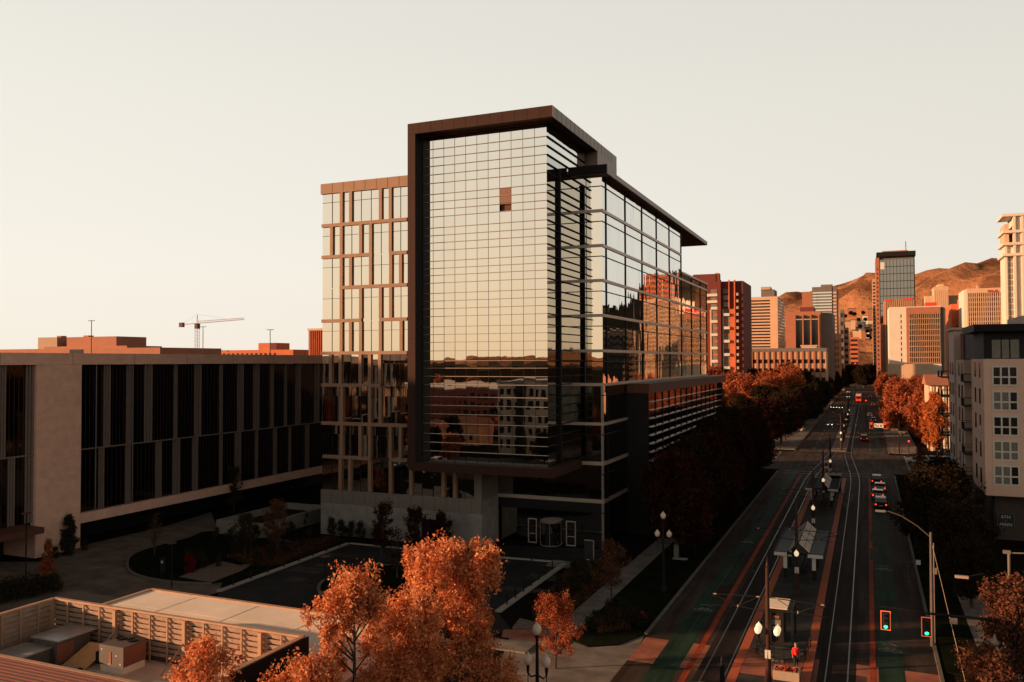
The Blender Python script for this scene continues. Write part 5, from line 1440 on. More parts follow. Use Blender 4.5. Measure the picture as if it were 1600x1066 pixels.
MB().tube([(xs[0]-.4,Ym+.1,zsg+.75),(xs[1],Ym+.35,zsg+.55),(xp,Ym+1.2,zsg+.35)], [.05,.07,.11], 8).build('mast_arm', 'black_metal', t)
for x, dz in zip(xs, (0, -.12)): signal_head(t, x, Ym-.1, zsg+dz, 'green', .90)
MB().box(xs[1]+1.25,xs[1]+1.65,Ym+.1,Ym+.13,zsg+.15,zsg+.5).build('route_sign', 'kerb_warm', t)
xl_, zl_ = XatY(1497, Ym), ZatY(1497, 901, Ym)
MB().tube([(xp,Ym+1.2,8.3),(xp-1.6,Ym+.8,zl_+.1),(xl_+.2,Ym,zl_)], [.06,.05,.04], 6).build('lamp_arm', 'black_metal', t)
MB().box(xl_-.35,xl_+.35,Ym-.12,Ym+.12,zl_-.07,zl_+.07).build('lamp_head', 'kerb_warm', t)
xc_, zc_ = XatY(1550, Ym), ZatY(1550, 1008, Ym)
MB().lathe([(.2,zc_-.2),(.25,zc_-.1),(.12,zc_+.1),(.03,zc_+.4)],xc_,Ym+.9,12).build('camera_dome', 'kerb_warm', t)
# ---- far junction signals
Yf = 213.0
t = thing('signal_mast', 'far traffic signal mast with two red lights and two white signs over the junction', 'traffic signal', (0,0,0))
x0, x1, zf = XatY(1360, Yf), XatY(1381.5, Yf), ZatY(1370, 665, Yf)
xp = XatY(1392, Yf)
MB().tube([(xp+1.5,Yf+.6,0),(xp+1.5,Yf+.6,8)], [.16,.1], 8).build('pole', 'black_metal', t)
MB().tube([(x0-1,Yf+.2,zf+.1),(xp+1.5,Yf+.6,zf+.1)], .08, 6).build('mast_arm', 'black_metal', t)
for x in (x0, x1): signal_head(t, x, Yf, zf, 'red', 1.15)
for x, n in ((XatY(1367.5,Yf), 0), (XatY(1375,Yf), 1)):
    s = MB().box(x-.5,x+.5,Yf-.04,Yf,zf-.5,zf+.5).build('sign', 'sign_white', t)
    if n == 0: MB().tube([(x-.3,Yf-.06,zf+.3),(x+.3,Yf-.06,zf-.3)], .06, 5).build('stripe', 'sign_black', s)
    else: MB().box(x-.12,x+.12,Yf-.06,Yf-.04,zf-.25,zf+.2).build('arrow', 'sign_black', s)
for px, py, Yd, lab in ((1418, 689.5, 205, 'small red pedestrian signal post on the right corner of the far junction'), (1336, 568, 600, 'tiny red signal glowing far down the avenue'), (1352, 626, 300, 'small red signal over the middle lanes beyond the junction')):
    x, z = XatY(px, Yd), ZatY(px, py, Yd)
    t = thing('signal_post', lab, 'traffic signal', (x, Yd, 0)); MB().tube([(0,.1,0),(0,.1,z+.4)], .09, 6).build('post', 'black_metal', t)
    s = 1 if Yd < 400 else 2.2
    MB().box(-.2*s,.2*s,-.1,.1,z-.6*s,z+.4*s).build('housing', 'sign_black', t); MB().tube([(0,-.14,z),(0,-.1,z)], .2*s, 12).build('lens', 'red_signal', t)
for px, py, lab, tx_ in ((1396, 671.5, 'pale street name sign left of two on the right corner of the far junction', 'MAIN'), (1407, 675.5, 'pale street name sign right of two on the right corner of the far junction', '600 S')):
    Yd = 205; x, z = XatY(px, Yd), ZatY(px, py, Yd)
    t = thing('street_name_sign', lab, 'sign', (x, Yd, 0)); MB().tube([(0,.1,0),(0,.1,z+.3)], .07, 6).build('post', 'black_metal', t); MB().box(-.65,.65,-.04,.0,z-.22,z+.22).build('plate', 'window_blind', t)
    text_mesh(tx_, .34, 'sign_black', t, (0,-.06,z), (math.pi/2,0,0))
# security camera pole at the right edge
p = G(1573, 985)
t = thing('camera_pole', 'pale pole with a short crossarm beside the orange tree at the right edge', 'pole', (XatY(1571, 66), 66, 0))
zt_ = ZatY(1571, 864, 66)
MB().tube([(0,0,0),(0,0,zt_)], .09, 8).build('shaft', 'kerb_stone', t); MB().tube([(-.25,0,zt_),(1.5,0,zt_+.1)], .05, 6).build('crossarm', 'kerb_stone', t); MB().box(-.35,.1,-.1,.1,zt_-.05,zt_+.18).build('camera', 'kerb_stone', t)
for px, py, lab in ((1430, 863, 'small white sign on a post at the right kerb, nearer one'), (1394, 803, 'flat pale lamp over the right kerb'),):
    pass
p = G(1412, 920)
t = thing('kerb_sign', 'small white sign on a bent post at the right kerb', 'sign', (p.x+.5, p.y, .1)); MB().tube([(0,0,0),(-.1,0,2.2),(0,0,2.5),(.6,0,2.6)], .03, 6).build('post', 'pole_grey', t); MB().box(.6,1.0,-.03,.03,2.3,2.75).build('plate', 'sign_white', t)

# ================================================================ PERSON
def person():
    t = thing('person', 'person in a red jacket and dark trousers walking on the tram platform', 'person', (-3.9-1.0, 62.2, PH+.012), R(15))
    import mathutils
    jt = {'pel':(0,0,.95),'sp':(0,.01,1.18),'ch':(0,.0,1.36),'nk':(0,-.01,1.50),'hd0':(0,-.02,1.58),'hd1':(0,-.03,1.68),'hd2':(0,-.02,1.75),
     'lsh':(-.17,0,1.43),'lel':(-.24,.03,1.16),'lwr':(-.22,-.06,.93),'lha':(-.21,-.09,.84),'rsh':(.17,0,1.43),'rel':(.24,.05,1.16),'rwr':(.25,.0,.92),'rha':(.25,-.02,.83),
     'lhp':(-.09,0,.90),'lkn':(-.10,-.10,.50),'lan':(-.10,-.02,.09),'lto':(-.11,-.17,.035),'rhp':(.09,0,.90),'rkn':(.10,.03,.50),'ran':(.10,.20,.12),'rto':(.11,.07,.035)}
    rad = {'pel':.14,'sp':.125,'ch':.15,'nk':.055,'hd0':.07,'hd1':.085,'hd2':.05,'lsh':.062,'lel':.045,'lwr':.03,'lha':.03,'rsh':.062,'rel':.045,'rwr':.03,'rha':.03,'lhp':.095,'lkn':.06,'lan':.042,'lto':.035,'rhp':.095,'rkn':.06,'ran':.042,'rto':.035}
    E = [('pel','sp'),('sp','ch'),('ch','nk'),('nk','hd0'),('hd0','hd1'),('hd1','hd2'),('ch','lsh'),('lsh','lel'),('lel','lwr'),('lwr','lha'),('ch','rsh'),('rsh','rel'),('rel','rwr'),('rwr','rha'),('pel','lhp'),('lhp','lkn'),('lkn','lan'),('lan','lto'),('pel','rhp'),('rhp','rkn'),('rkn','ran'),('ran','rto')]
    def skin(name, keys, edges, rscale, mt, root, extra=None):
        me = bpy.data.meshes.new(name); idx = {k:i for i,k in enumerate(keys)}
        pos = dict(jt); rr = dict(rad)
        if extra:
            for k,(p_,r_) in extra.items(): pos[k]=p_; rr[k]=r_
        me.from_pydata([pos[k] for k in keys], [(idx[a],idx[b]) for a,b in edges], []); me.update()
        o = bpy.data.objects.new(name, me); COL.objects.link(o)
        mo = o.modifiers.new('skin','SKIN'); mo.use_smooth_shade = True
        for k,i in idx.items():
            r_ = rr[k]*rscale.get(k,rscale['*']); me.skin_vertices[0].data[i].radius = (r_,r_*.8 if k in('sp','ch','pel') else r_); me.skin_vertices[0].data[i].use_root = (k==root)
        o.modifiers.new('sub','SUBSURF').levels = 1; o.modifiers['sub'].render_levels = 2
        dg = bpy.context.evaluated_depsgraph_get(); nm = bpy.data.meshes.new_from_object(o.evaluated_get(dg)); bpy.data.objects.remove(o)
        nm.materials.clear(); nm.materials.append(M_[mt]); o = bpy.data.objects.new(name, nm); COL.objects.link(o); o.parent = t
        return o
    skin('body', list(jt), E, {'*':1.0}, 'skin', 'pel')
    skin('jacket', ['hem','sp','ch','nk','lsh','lel','lwr','rsh','rel','rwr'], [('hem','sp'),('sp','ch'),('ch','nk'),('ch','lsh'),('lsh','lel'),('lel','lwr'),('ch','rsh'),('rsh','rel'),('rel','rwr')], {'*':1.35,'nk':1.2}, 'red_cloth', 'hem', {'hem':((0,0,.84),.15)})
    skin('trousers', ['pel','lhp','lkn','lan','rhp','rkn','ran'], [('pel','lhp'),('lhp','lkn'),('lkn','lan'),('pel','rhp'),('rhp','rkn'),('rkn','ran')], {'*':1.2}, 'dark_cloth', 'pel')
    for s, an in ((-1,(-.10,-.09,.045)),(1,(.10,.13,.055))):
        MB().box(an[0]-.05,an[0]+.05,an[1]-.13,an[1]+.12,an[2]-.045,an[2]+.05).build('shoe', 'dark_cloth', t)
    m = MB(); m.lathe([(.03,1.80),(.075,1.78),(.10,1.72),(.10,1.66),(.085,1.60)][::-1],0,.005,12); m.build('hair', 'hair', t, True)
    m = MB()
    for sx in (-.03,.03): m.box(sx-.012,sx+.012,-.118,-.108,1.675,1.69)
    m.build('eyes', 'sign_black', t)
    m = MB(); m.box(-.012,.012,-.135,-.105,1.635,1.67); m.build('nose', 'skin', t); MB().box(-.025,.025,-.112,-.10,1.605,1.613).build('mouth', 'maroon_wall', t)
    for sx in (-1,1):
        m = MB()
        for q in range(4): m.tube([(sx*.235,-.06+.02*q,.84),(sx*.235,-.07+.02*q,.765+.008*abs(q-1.5)),(sx*.222,-.075+.02*q,.745)], [.010,.009,.007], 5)
        m.tube([(sx*.225,-.085,.86),(sx*.215,-.115,.815)], [.011,.008], 5)
        m.build('fingers', 'skin', t)
    return t
person()
t = thing('person', 'distant dark clothed person standing near the far end of the platform', 'person', (-5.4, 161, PH))
m = MB(); m.lathe([(.10,0),(.12,.4),(.17,.85),(.17,1.1),(.22,1.42),(.08,1.5),(.06,1.52),(.10,1.6),(.10,1.7),(.04,1.78)],0,0,10); m.build('body', 'dark_cloth', t, True)

# ================================================================ VEHICLES
def car(lab, loc, paint='car_dark', rz=0, kind='sedan', lights='rear', group='cars on the avenue'):
    t = thing('parked_car' if lights == 'off' else 'car', lab, 'car', loc, rz, group)
    L, W_ = 4.6, .9
    if kind == 'sedan': prof = [(-2.3,.35),(-2.3,.85),(-2.15,.95),(-1.5,1.0),(-.95,1.38),(.3,1.42),(1.05,1.0),(2.0,.85),(2.3,.65),(2.3,.35)]
    else: prof = [(-2.35,.4),(-2.35,1.0),(-2.25,1.1),(-2.1,1.65),(-1.7,1.72),(.2,1.7),(.95,1.15),(2.1,1.0),(2.35,.75),(2.35,.4)]
    def body(w0):
        m = MB(); n = len(prof)
        cols_ = [(-w0,0.0),(-w0*.0,0)]
        for s in (-1, 1):
            for (y,z) in prof:
                wi = w0*(1-.16*max(0,(z-1.0))/.5); m.v.append((s*wi, y, z))
        for i in range(n): j=(i+1)%n; m.f.append((i, j, n+j, n+i))
        m.f.append(tuple(range(n))[::-1]); m.f.append(tuple(range(n,2*n)))
        return m
    body(W_).build('body', paint, t)
    zt = 1.42 if kind == 'sedan' else 1.7
    g_ = MB()
    yb, yf = (-1.45,-.98) if kind == 'sedan' else (-2.2,-2.12)
    if kind == 'sedan': g_.quad((-.72,-1.47,1.03),(.72,-1.47,1.03),(.68,-1.0,1.36),(-.68,-1.0,1.36)); g_.quad((.70,.98,1.06),(-.70,.98,1.06),(-.68,.36,1.41),(.68,.36,1.41))
    else: g_.quad((-.72,-2.262,1.15),(.72,-2.262,1.15),(.66,-2.13,1.58),(-.66,-2.13,1.58)); g_.quad((.70,.9,1.22),(-.70,.9,1.22),(-.66,.27,1.68),(.66,.27,1.68))
    g_.build('windscreen', 'window_dark', t)
    for s in (-1,1):
        m = MB(); a_, b_ = (-1.3,.9) if kind == 'sedan' else (-2.0,.75)
        x0 = s*.905; x1 = s*(.80 if kind == 'sedan' else .76)
        m.quad((x0,a_,1.02),(x0,b_,1.02),(x1,b_-.55,zt-.08),(x1,a_+.4,zt-.08)); m.build('side_window', 'window_dark', t)
    for s in (-1,1):
        for y in (-1.4,1.4):
            w = MB().tube([(s*.70,y,.33),(s*.92,y,.33)], .33, 16).build('wheel', 'tyre', t); MB().tube([(s*.921,y,.33),(s*.93,y,.33)], .19, 10).build('rim', 'steel', w)
    for s in (-1,1):
        e = prof[0][0]; MB().box(s*.70-.10,s*.70+.10,e-.03,e+.02,.68,.88).build('tail_light', 'tail_light' if lights in('rear',) else 'maroon_wall', t)
        MB().box(s*.62-.16,s*.62+.16,2.25,2.34,.62,.74).build('headlight', 'head_light' if lights == 'front' else 'window_blind', t)
    MB().box(-.25,.25,-prof[-1][0]-.04,-prof[-1][0]-.0,.55,.66).build('number_plate', 'sign_white', t)
    return t
c0 = car('dark pickup shaped car with red tail lights, last of the queue in the right lane', (1.55, 136, .012), kind='suv')
c1 = car('silver topped car braking with red lights, second from last in the right lane queue', (1.25, 145, .012), 'car_silver', kind='sedan')
c2 = copy_tree(c1, (1.65, 153, .012), label='car with red brake lights in the middle of the right lane queue')
c3 = copy_tree(c0, (1.25, 161.5, .012), label='dark car with red lights at the head of the right lane queue')
copy_tree(c0, (-1.1, 246, .012), label='dark car with red tail lights just beyond the far junction')
for k, (x, y) in enumerate(((1.6, 322), (.6, 350), (1.2, 520), (2.2, 430))):
    copy_tree(c1 if k % 2 else c0, (x, y, .012), label='distant car with red tail lights, number %s up the right lanes beyond the junction' % ['one','two','three','four','five','six','seven'][k])
f0 = car('oncoming car with white headlights on the left lanes past the junction', (-11.6, 296, .012), 'car_silver', math.pi, 'sedan', 'front')
for k, (x, y) in enumerate(((-11.2, 402), (-12.4, 404), (-13.6, 403), (-14.8, 405), (-10.5, 520), (-12.0, 600))):
    copy_tree(f0, (x, y, .012), label=['leftmost but three oncoming car of four abreast', 'second of four oncoming cars abreast', 'third of four oncoming cars abreast', 'oncoming car nearest the kerb of four abreast', 'lone oncoming car far up the left lanes', 'farthest oncoming car with headlights'][k]+' with white headlights')
pk = car('pale parked car at the left kerb beyond the junction', (-19, 272, .012), 'car_white', 0, 'suv', 'off', 'cars parked beyond the junction')
for k in range(5): copy_tree(pk, (9.5+2.6*k, 196+.5*k, .012), math.pi/2, label='pale car waiting on the side street right of the junction, number '+['one','two','three','four','five'][k])
# tram
t = thing('tram', 'red fronted tram far up the right track beyond the junction', 'tram', (-4.55, 470, .02))
MB().box(-1.32,1.32,0,24,.45,3.5).build('body', 'tram_red', t); MB().box(-1.33,1.33,-.02,24.02,3.5,3.75).build('roof', 'sign_white', t); MB().box(-1.1,1.1,-.06,-.01,1.7,3.0).build('windscreen', 'window_dark', t)
for s in (-1,1):
    MB().box(s*.9-.2,s*.9+.2,-.08,-.02,.8,1.1).build('tail_light', 'tail_light', t)
    MB().box(s*1.325-.02,s*1.325+.02,1,23,1.6,2.7).build('side_window', 'window_dark', t)
MB().box(-.9,.9,-.06,-.01,3.1,3.4).build('destination_panel', 'tail_light', t)
for y in (3, 12, 21): MB().box(-1.0,1.0,y-.8,y+.8,.02,.45).build('bogie', 'black_metal', t)
# ================================================================ TREES
def make_tree(name, label, loc, H, cr, base, leafmat, nclump, nleaf, lsize, seed, group=None, shape='round', trunk_r=.16, spread=.55, gap=0.0, rz=0, cat='tree'):
    rng = np.random.default_rng(seed)
    t = thing(name, label, cat, loc, rz, group)
    tr = MB(); rnd = random.Random(seed)
    tr.tube([(0,0,0),(.05*rnd.random(),.05,base),(.1,.0,base+(H-base)*.5),(.05,.05,H*.93)], [trunk_r*1.25, trunk_r, trunk_r*.55, .02], 8)
    cl = []
    for i in range(nclump):
        u = rnd.random(); ang = rnd.random()*2*math.pi
        zt = base*.9+(H-base)*(.02+.96*u)
        f = (zt-base)/(H-base)
        if shape == 'round': rmax = cr*math.sqrt(max(.05,1-((f-.42)/.60)**2))
        elif shape == 'pyramid': rmax = cr*max(.04,(1.04-f))**.85*1.15*min(1,.6+f*2)
        elif shape == 'upright': rmax = cr*(.35+.65*min(1,f*1.6))*min(1,(1.06-f)*2.2)
        else: rmax = cr
        rmax *= .80+.3*math.sin(3*ang+seed)*math.cos(2*ang+f*5)
        r = rmax*(rnd.random()**.45)
        c = (r*math.cos(ang), r*math.sin(ang), zt)
        if gap and math.sin(c[0]*1.9+seed)+math.sin(c[1]*1.7)+math.sin(c[2]*1.6+seed) < -gap: continue
        cl.append(c)
        if i % (2 if leafmat == 'maple_leaves' else 4) == 0 or shape == 'upright':
            zb = max(base*.75, zt-r*.9-.4)
            tr.tube([(0.03,0.03,zb),(c[0]*.5,c[1]*.5,zb+(zt-zb)*.45),c], [trunk_r*.33, trunk_r*.2, .012], 5, False)
    # a few upright leaders break the outline
    for i in range(max(3, nclump//14)):
        ang = rnd.random()*2*math.pi; r = cr*.55*rnd.random(); 
        for q in range(3): cl.append((r*math.cos(ang), r*math.sin(ang), H*(.86+.05*q)+rnd.random()*.2))
    tr.build('trunk', 'bark', t)
    C_ = np.array(cl); n = len(C_)
    which = rng.integers(0, n, nleaf*n)
    sc = (spread*(.6+.8*rng.random(n)))[which]
    d = rng.normal(size=(len(which),3)); d /= np.linalg.norm(d,axis=1)[:,None]+1e-9
    rad = rng.random(len(which))**.75*1.25
    ax_ = C_-np.array([0,0,base+(H-base)*.15]); ax_ /= np.linalg.norm(ax_,axis=1)[:,None]+1e-9; ax_[:,2] += .7; ax_ /= np.linalg.norm(ax_,axis=1)[:,None]
    along = (rng.random(len(which))-.45)*sc*1.5
    P = C_[which]+d*(rad*sc*.72)[:,None]+ax_[which]*along[:,None]
    a = rng.normal(size=P.shape); a /= np.linalg.norm(a,axis=1)[:,None]
    b = rng.normal(size=P.shape); b -= (b*a).sum(1)[:,None]*a; b /= np.linalg.norm(b,axis=1)[:,None]+1e-9
    s = (lsize*(.45+1.05*rng.random(len(P))**1.3))[:,None]
    v = np.empty((len(P),4,3)); v[:,0]=P-a*s; v[:,1]=P+b*s*.6; v[:,2]=P+a*s; v[:,3]=P-b*s*.6
    me = bpy.data.meshes.new('crown'); N4 = len(P)*4
    me.vertices.add(N4); me.vertices.foreach_set('co', v.reshape(-1))
    me.loops.add(N4); me.loops.foreach_set('vertex_index', np.arange(N4, dtype=np.int32))
    me.polygons.add(len(P)); me.polygons.foreach_set('loop_start', np.arange(0,N4,4,dtype=np.int32)); me.polygons.foreach_set('loop_total', np.full(len(P),4,dtype=np.int32))
    me.update(calc_edges=True); me.materials.append(M_[leafmat])
    o = bpy.data.objects.new('crown', me); COL.objects.link(o); o.parent = t
    return t
# ---- foreground maples
make_tree('maple_tree', 'largest bright orange maple, in the middle of the foreground', (-20.3, 39.7, 0), 12.1, 5.0, 2.6, 'maple_leaves', 380, 180, .085, 1, None, 'pyramid', .2, .52, .5)
make_tree('maple_tree', 'orange maple with open branches before the right end of the white roof', (-20.4, 30.3, 0), 12.9, 2.6, 3.5, 'maple_leaves', 130, 190, .075, 2, None, 'round', .15, .48, .6)
make_tree('maple_tree', 'orange maple leaning over the roof enclosure at the lower left', (-20.9, 22.3, 0), 12.5, 1.9, 3.5, 'maple_leaves', 95, 190, .065, 3, None, 'round', .12, .42, .6)
make_tree('maple_tree', 'orange maple filling the bottom edge between the two tallest maples', (-19.8, 34.0, 0), 10.9, 3.0, 3.0, 'maple_leaves', 200, 220, .075, 8, None, 'round', .16, .55, .7)
make_tree('maple_tree', 'orange maple top at the very bottom edge in front of the dark end wall', (-19.6, 26.2, 0), 10.6, 2.1, 3.0, 'maple_leaves', 90, 260, .07, 9, None, 'round', .14, .5)
p = G(868, 1045)
make_tree('small_maple', 'small young orange tree beside the three globe street lamp', (p.x, p.y, 0), 4.9, 2.0, 1.2, 'orange_leaves', 85, 110, .065, 4, None, 'round', .07, .42)
p = G(955, 958)
make_tree('young_tree', 'sparse young tree with dull leaves standing over the diagonal sidewalk', (p.x, p.y, .1), 6.0, 1.7, 2.4, 'dim_leaves', 60, 45, .09, 5, None, 'round', .07, .42)
p = G(75, 913)
make_tree('young_tree', 'small red orange tree in front of the concrete pier', (p.x, p.y, 0), 4.1, 1.0, 1.1, 'orange_leaves', 34, 80, .08, 6, None, 'pyramid', .05, .3)
p = G(107, 862)
make_tree('evergreen_bush', 'rounded dark bush tree against the concrete pier', (p.x, p.y, 0), 4.0, 1.25, 1.0, 'shade_leaves', 40, 130, .09, 7, None, 'round', .07, .4)
p = G(241, 868)
make_tree('bare_tree', 'nearly bare upright tree on the edge of the grass mound', (p.x, p.y, 0), 4.6, 1.3, 1.0, 'dim_leaves', 60, 6, .08, 12, None, 'upright', .07, .4)
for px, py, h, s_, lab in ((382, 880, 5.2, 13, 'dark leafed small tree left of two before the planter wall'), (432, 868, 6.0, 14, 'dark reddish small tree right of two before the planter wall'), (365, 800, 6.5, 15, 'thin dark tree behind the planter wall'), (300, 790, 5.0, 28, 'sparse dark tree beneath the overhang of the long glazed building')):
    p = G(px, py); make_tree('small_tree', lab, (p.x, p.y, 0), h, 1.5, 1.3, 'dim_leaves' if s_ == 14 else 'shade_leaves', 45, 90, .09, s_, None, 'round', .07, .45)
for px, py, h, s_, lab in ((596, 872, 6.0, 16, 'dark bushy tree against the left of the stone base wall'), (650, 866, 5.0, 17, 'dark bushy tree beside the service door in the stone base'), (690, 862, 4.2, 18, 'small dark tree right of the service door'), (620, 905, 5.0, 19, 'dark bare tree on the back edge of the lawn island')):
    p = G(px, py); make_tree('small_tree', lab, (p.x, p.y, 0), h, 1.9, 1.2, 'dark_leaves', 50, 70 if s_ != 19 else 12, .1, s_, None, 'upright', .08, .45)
# ---- shrubs along walls: one of each kind, copied
sh = make_tree('shrub', 'dark rounded shrub at the foot of the glazed building', tuple(G(100, 868)), 1.5, .6, .1, 'shade_leaves', 16, 60, .07, 30, 'clipped shrubs round the court', 'round', .03, .28, cat='shrub')
spots = [(92,872,'near the concrete pier'),(114,868,'near the concrete pier'),(131,862,'near the concrete pier')]+[(344+14*k, 846+0*k, 'before the planter wall') for k in range(5)]+[(430+15*k, 846-8*k, 'beside the planter wall') for k in range(5)]+[(520+16*k, 836+2.4*k, 'at the foot of the stone base') for k in range(5)]
spots += [(300+18*k, 888+2*(k%2), 'in the gravel bed by the mound') for k in range(3)]+[(400+22*k, 888-11*k, 'in the mulch bed beside the court') for k in range(6)]
spots += [(860+14*k, 955-15*k, 'in the planting bed right of the court') for k in range(5)]+[(905+12*k, 930-12*k, 'in the planting bed along the sidewalk') for k in range(4)]+[(930+22*k, 985-2*k, 'on the corner bed by the driveway') for k in range(4)]
rs = random.Random(9)
for px, py, wh in spots:
    p = G(px, py); s = rs.uniform(.7, 1.3); copy_tree(sh, (p.x+rs.uniform(-.4,.4), p.y+rs.uniform(-.6,.6), .08), rs.random()*6, (s,s,s*rs.uniform(.7,1.2)), 'dark rounded shrub '+wh)
red = make_tree('red_bush', 'small crimson bush beside the gravel bed', tuple(G(297,896)), 1.5, .6, .1, 'scarlet_dim', 14, 60, .07, 31, None, 'round', .03, .28, cat='shrub')
# low planting as ground cover
def cover(name, lab, quads, leafmat, n, hs, size, seed):
    rng = np.random.default_rng(seed); vs=[]
    for q in quads:
        A_, B_, C2, D_ = [np.array(G(*c)[:2]) for c in q]
        u, v = rng.random(n), rng.random(n)
        P = (A_*(1-u)[:,None]+B_*u[:,None])*(1-v)[:,None]+(D_*(1-u)[:,None]+C2*u[:,None])*v[:,None]
        z = .1+rng.random(n)*hs*(.4+.6*np.sin(P[:,0]*2.1)**2)
        vs.append(np.column_stack([P,z]))
    P = np.concatenate(vs); a = rng.normal(size=P.shape); a/=np.linalg.norm(a,axis=1)[:,None]; b=np.cross(a,[0,0,1.]); b/=np.linalg.norm(b,axis=1)[:,None]+1e-9
    s=size*(.5+rng.random(len(P)))[:,None]; V=np.stack([P-a*s,P+b*s*.5,P+a*s,P-b*s*.5],1)
    m=MB(); m.v=[tuple(x) for x in V.reshape(-1,3)]; m.f=[(4*i,4*i+1,4*i+2,4*i+3) for i in range(len(P))]
    o=m.build(name,leafmat); o['kind']='stuff'; o['label']=lab; o['category']='plants'
cover('low_planting', 'low brown planting in the bed right of the court', [((895,882),(985,880),(890,962),(835,955))], 'dim_leaves', 9000, .5, .09, 3)
cover('low_planting', 'low dark planting in the bed between mound and court', [((352,872),(535,838),(440,884),(400,888))], 'dim_leaves', 8000, .5, .09, 4)
cover('low_planting', 'low planting on the corner bed at the left kerb', [((925,975),(975,955),(985,985),(935,993))], 'dim_leaves', 5000, .35, .09, 5)
cover('low_planting', 'dark hedge strip at the far left beyond the roof', [((-40,925),(85,905),(100,925),(-40,955))], 'shade_leaves', 9000, 1.2, .1, 6)
# ---- street trees in building shade along the left verge (big, dark)
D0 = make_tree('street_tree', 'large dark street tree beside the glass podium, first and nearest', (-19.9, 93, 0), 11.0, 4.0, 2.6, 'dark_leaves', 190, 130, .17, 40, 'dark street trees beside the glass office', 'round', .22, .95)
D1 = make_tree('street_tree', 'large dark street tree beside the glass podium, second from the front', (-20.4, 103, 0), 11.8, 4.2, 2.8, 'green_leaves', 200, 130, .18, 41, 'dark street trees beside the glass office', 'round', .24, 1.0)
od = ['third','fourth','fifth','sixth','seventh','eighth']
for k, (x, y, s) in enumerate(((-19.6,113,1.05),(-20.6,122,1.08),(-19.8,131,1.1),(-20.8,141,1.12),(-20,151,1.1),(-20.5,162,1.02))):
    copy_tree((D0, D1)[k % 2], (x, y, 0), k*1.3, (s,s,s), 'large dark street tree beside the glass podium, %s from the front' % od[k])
# right verge, shaded
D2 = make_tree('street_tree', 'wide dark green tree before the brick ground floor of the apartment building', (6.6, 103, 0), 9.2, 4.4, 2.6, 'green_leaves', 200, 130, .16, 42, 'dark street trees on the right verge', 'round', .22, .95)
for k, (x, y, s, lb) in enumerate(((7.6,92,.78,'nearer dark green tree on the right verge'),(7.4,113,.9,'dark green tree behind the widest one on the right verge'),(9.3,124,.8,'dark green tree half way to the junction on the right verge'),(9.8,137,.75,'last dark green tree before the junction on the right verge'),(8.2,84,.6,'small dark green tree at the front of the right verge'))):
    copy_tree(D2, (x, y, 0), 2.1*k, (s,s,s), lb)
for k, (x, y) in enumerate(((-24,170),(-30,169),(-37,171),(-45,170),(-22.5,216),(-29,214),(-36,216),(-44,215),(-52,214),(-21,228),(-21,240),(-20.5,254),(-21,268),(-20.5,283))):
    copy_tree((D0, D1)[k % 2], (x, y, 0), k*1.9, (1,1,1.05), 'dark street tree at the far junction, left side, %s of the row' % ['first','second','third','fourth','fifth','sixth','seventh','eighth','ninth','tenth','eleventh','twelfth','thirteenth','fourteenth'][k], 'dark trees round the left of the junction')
# thin trees near cross street right
T0 = make_tree('thin_tree', 'thin leafless street tree on the right, near the junction, first of four', (7.5, 150, 0), 7.5, 1.6, 2.2, 'dim_leaves', 50, 14, .12, 43, 'thin street trees near the junction', 'upright', .09, .5)
for k, (x, y) in enumerate(((8,158),(11.5,168),(7,143))): copy_tree(T0, (x,y,0), k, None, 'thin leafless street tree on the right, near the junction, %s of four' % ['second','third','fourth'][k])
# right bottom corner
make_tree('autumn_tree', 'dull orange tree at the bottom right corner', (7.8, 57.5, 0), 8.6, 2.9, 2.0, 'corner_leaves', 170, 150, .09, 44, None, 'pyramid', .15, .6)
make_tree('autumn_tree', 'dull orange tree cut by the right edge, behind the corner one', (11.2, 63, 0), 8.8, 3.0, 2.0, 'corner_leaves', 140, 150, .09, 45, None, 'round', .15, .6)
make_tree('autumn_tree', 'low dull orange tree at the bottom edge under the signal arm', (5.9, 52.5, 0), 5.6, 2.0, 1.2, 'corner_leaves', 110, 130, .08, 46, None, 'round', .12, .5)
# ---- sunlit trees beyond the junction
O1 = make_tree('autumn_tree', 'big sunlit orange tree on the right beyond the junction, left one of the clump', (8.6, 262, 0), 14.0, 5.6, 2.6, 'orange_leaves', 230, 110, .27, 50, 'sunlit trees right of the avenue', 'round', .3, 1.15)
for k, (x, y, s, lb) in enumerate(((14.5,286,1.12,'tallest sunlit tree right of the avenue, behind the clump'),(20,262,1.0,'sunlit orange tree right of the avenue, right one of the clump'),(13.5,244,.9,'front sunlit tree of the clump right of the avenue'),(9.5,310,1.05,'sunlit tree farther up the right side, third row'),(9.5,355,.95,'sunlit tree farther up the right side, fourth row'),(10,405,1.0,'sunlit tree farther up the right side, fifth row'),(9,470,1.0,'sunlit tree farther up the right side, sixth row'),(27,280,.9,'rightmost sunlit tree by the white columned house'),(10,560,1.1,'sunlit tree farther up the right side, seventh row'))):
    copy_tree(O1, (x,y,0), 1.7*k+.5, (s,s,s), lb)
O2 = make_tree('autumn_tree', 'tall narrow bright orange tree beside the apartment building', (14.6, 215, 0), 13.9, 2.5, 2.2, 'bright_leaves', 130, 120, .22, 51, None, 'upright', .18, .75)
copy_tree(O2, (13.4, 224, 0), 2.2, (.8,.8,.82), 'second narrow bright orange tree, just behind the one beside the apartments')
G1 = make_tree('street_tree', 'dark green tree at the left kerb beyond the junction, nearest', (-20.5, 300, 0), 12.5, 6.0, 2.6, 'green_leaves', 230, 110, .27, 52, 'trees left of the avenue beyond the junction', 'round', .3, 1.2)
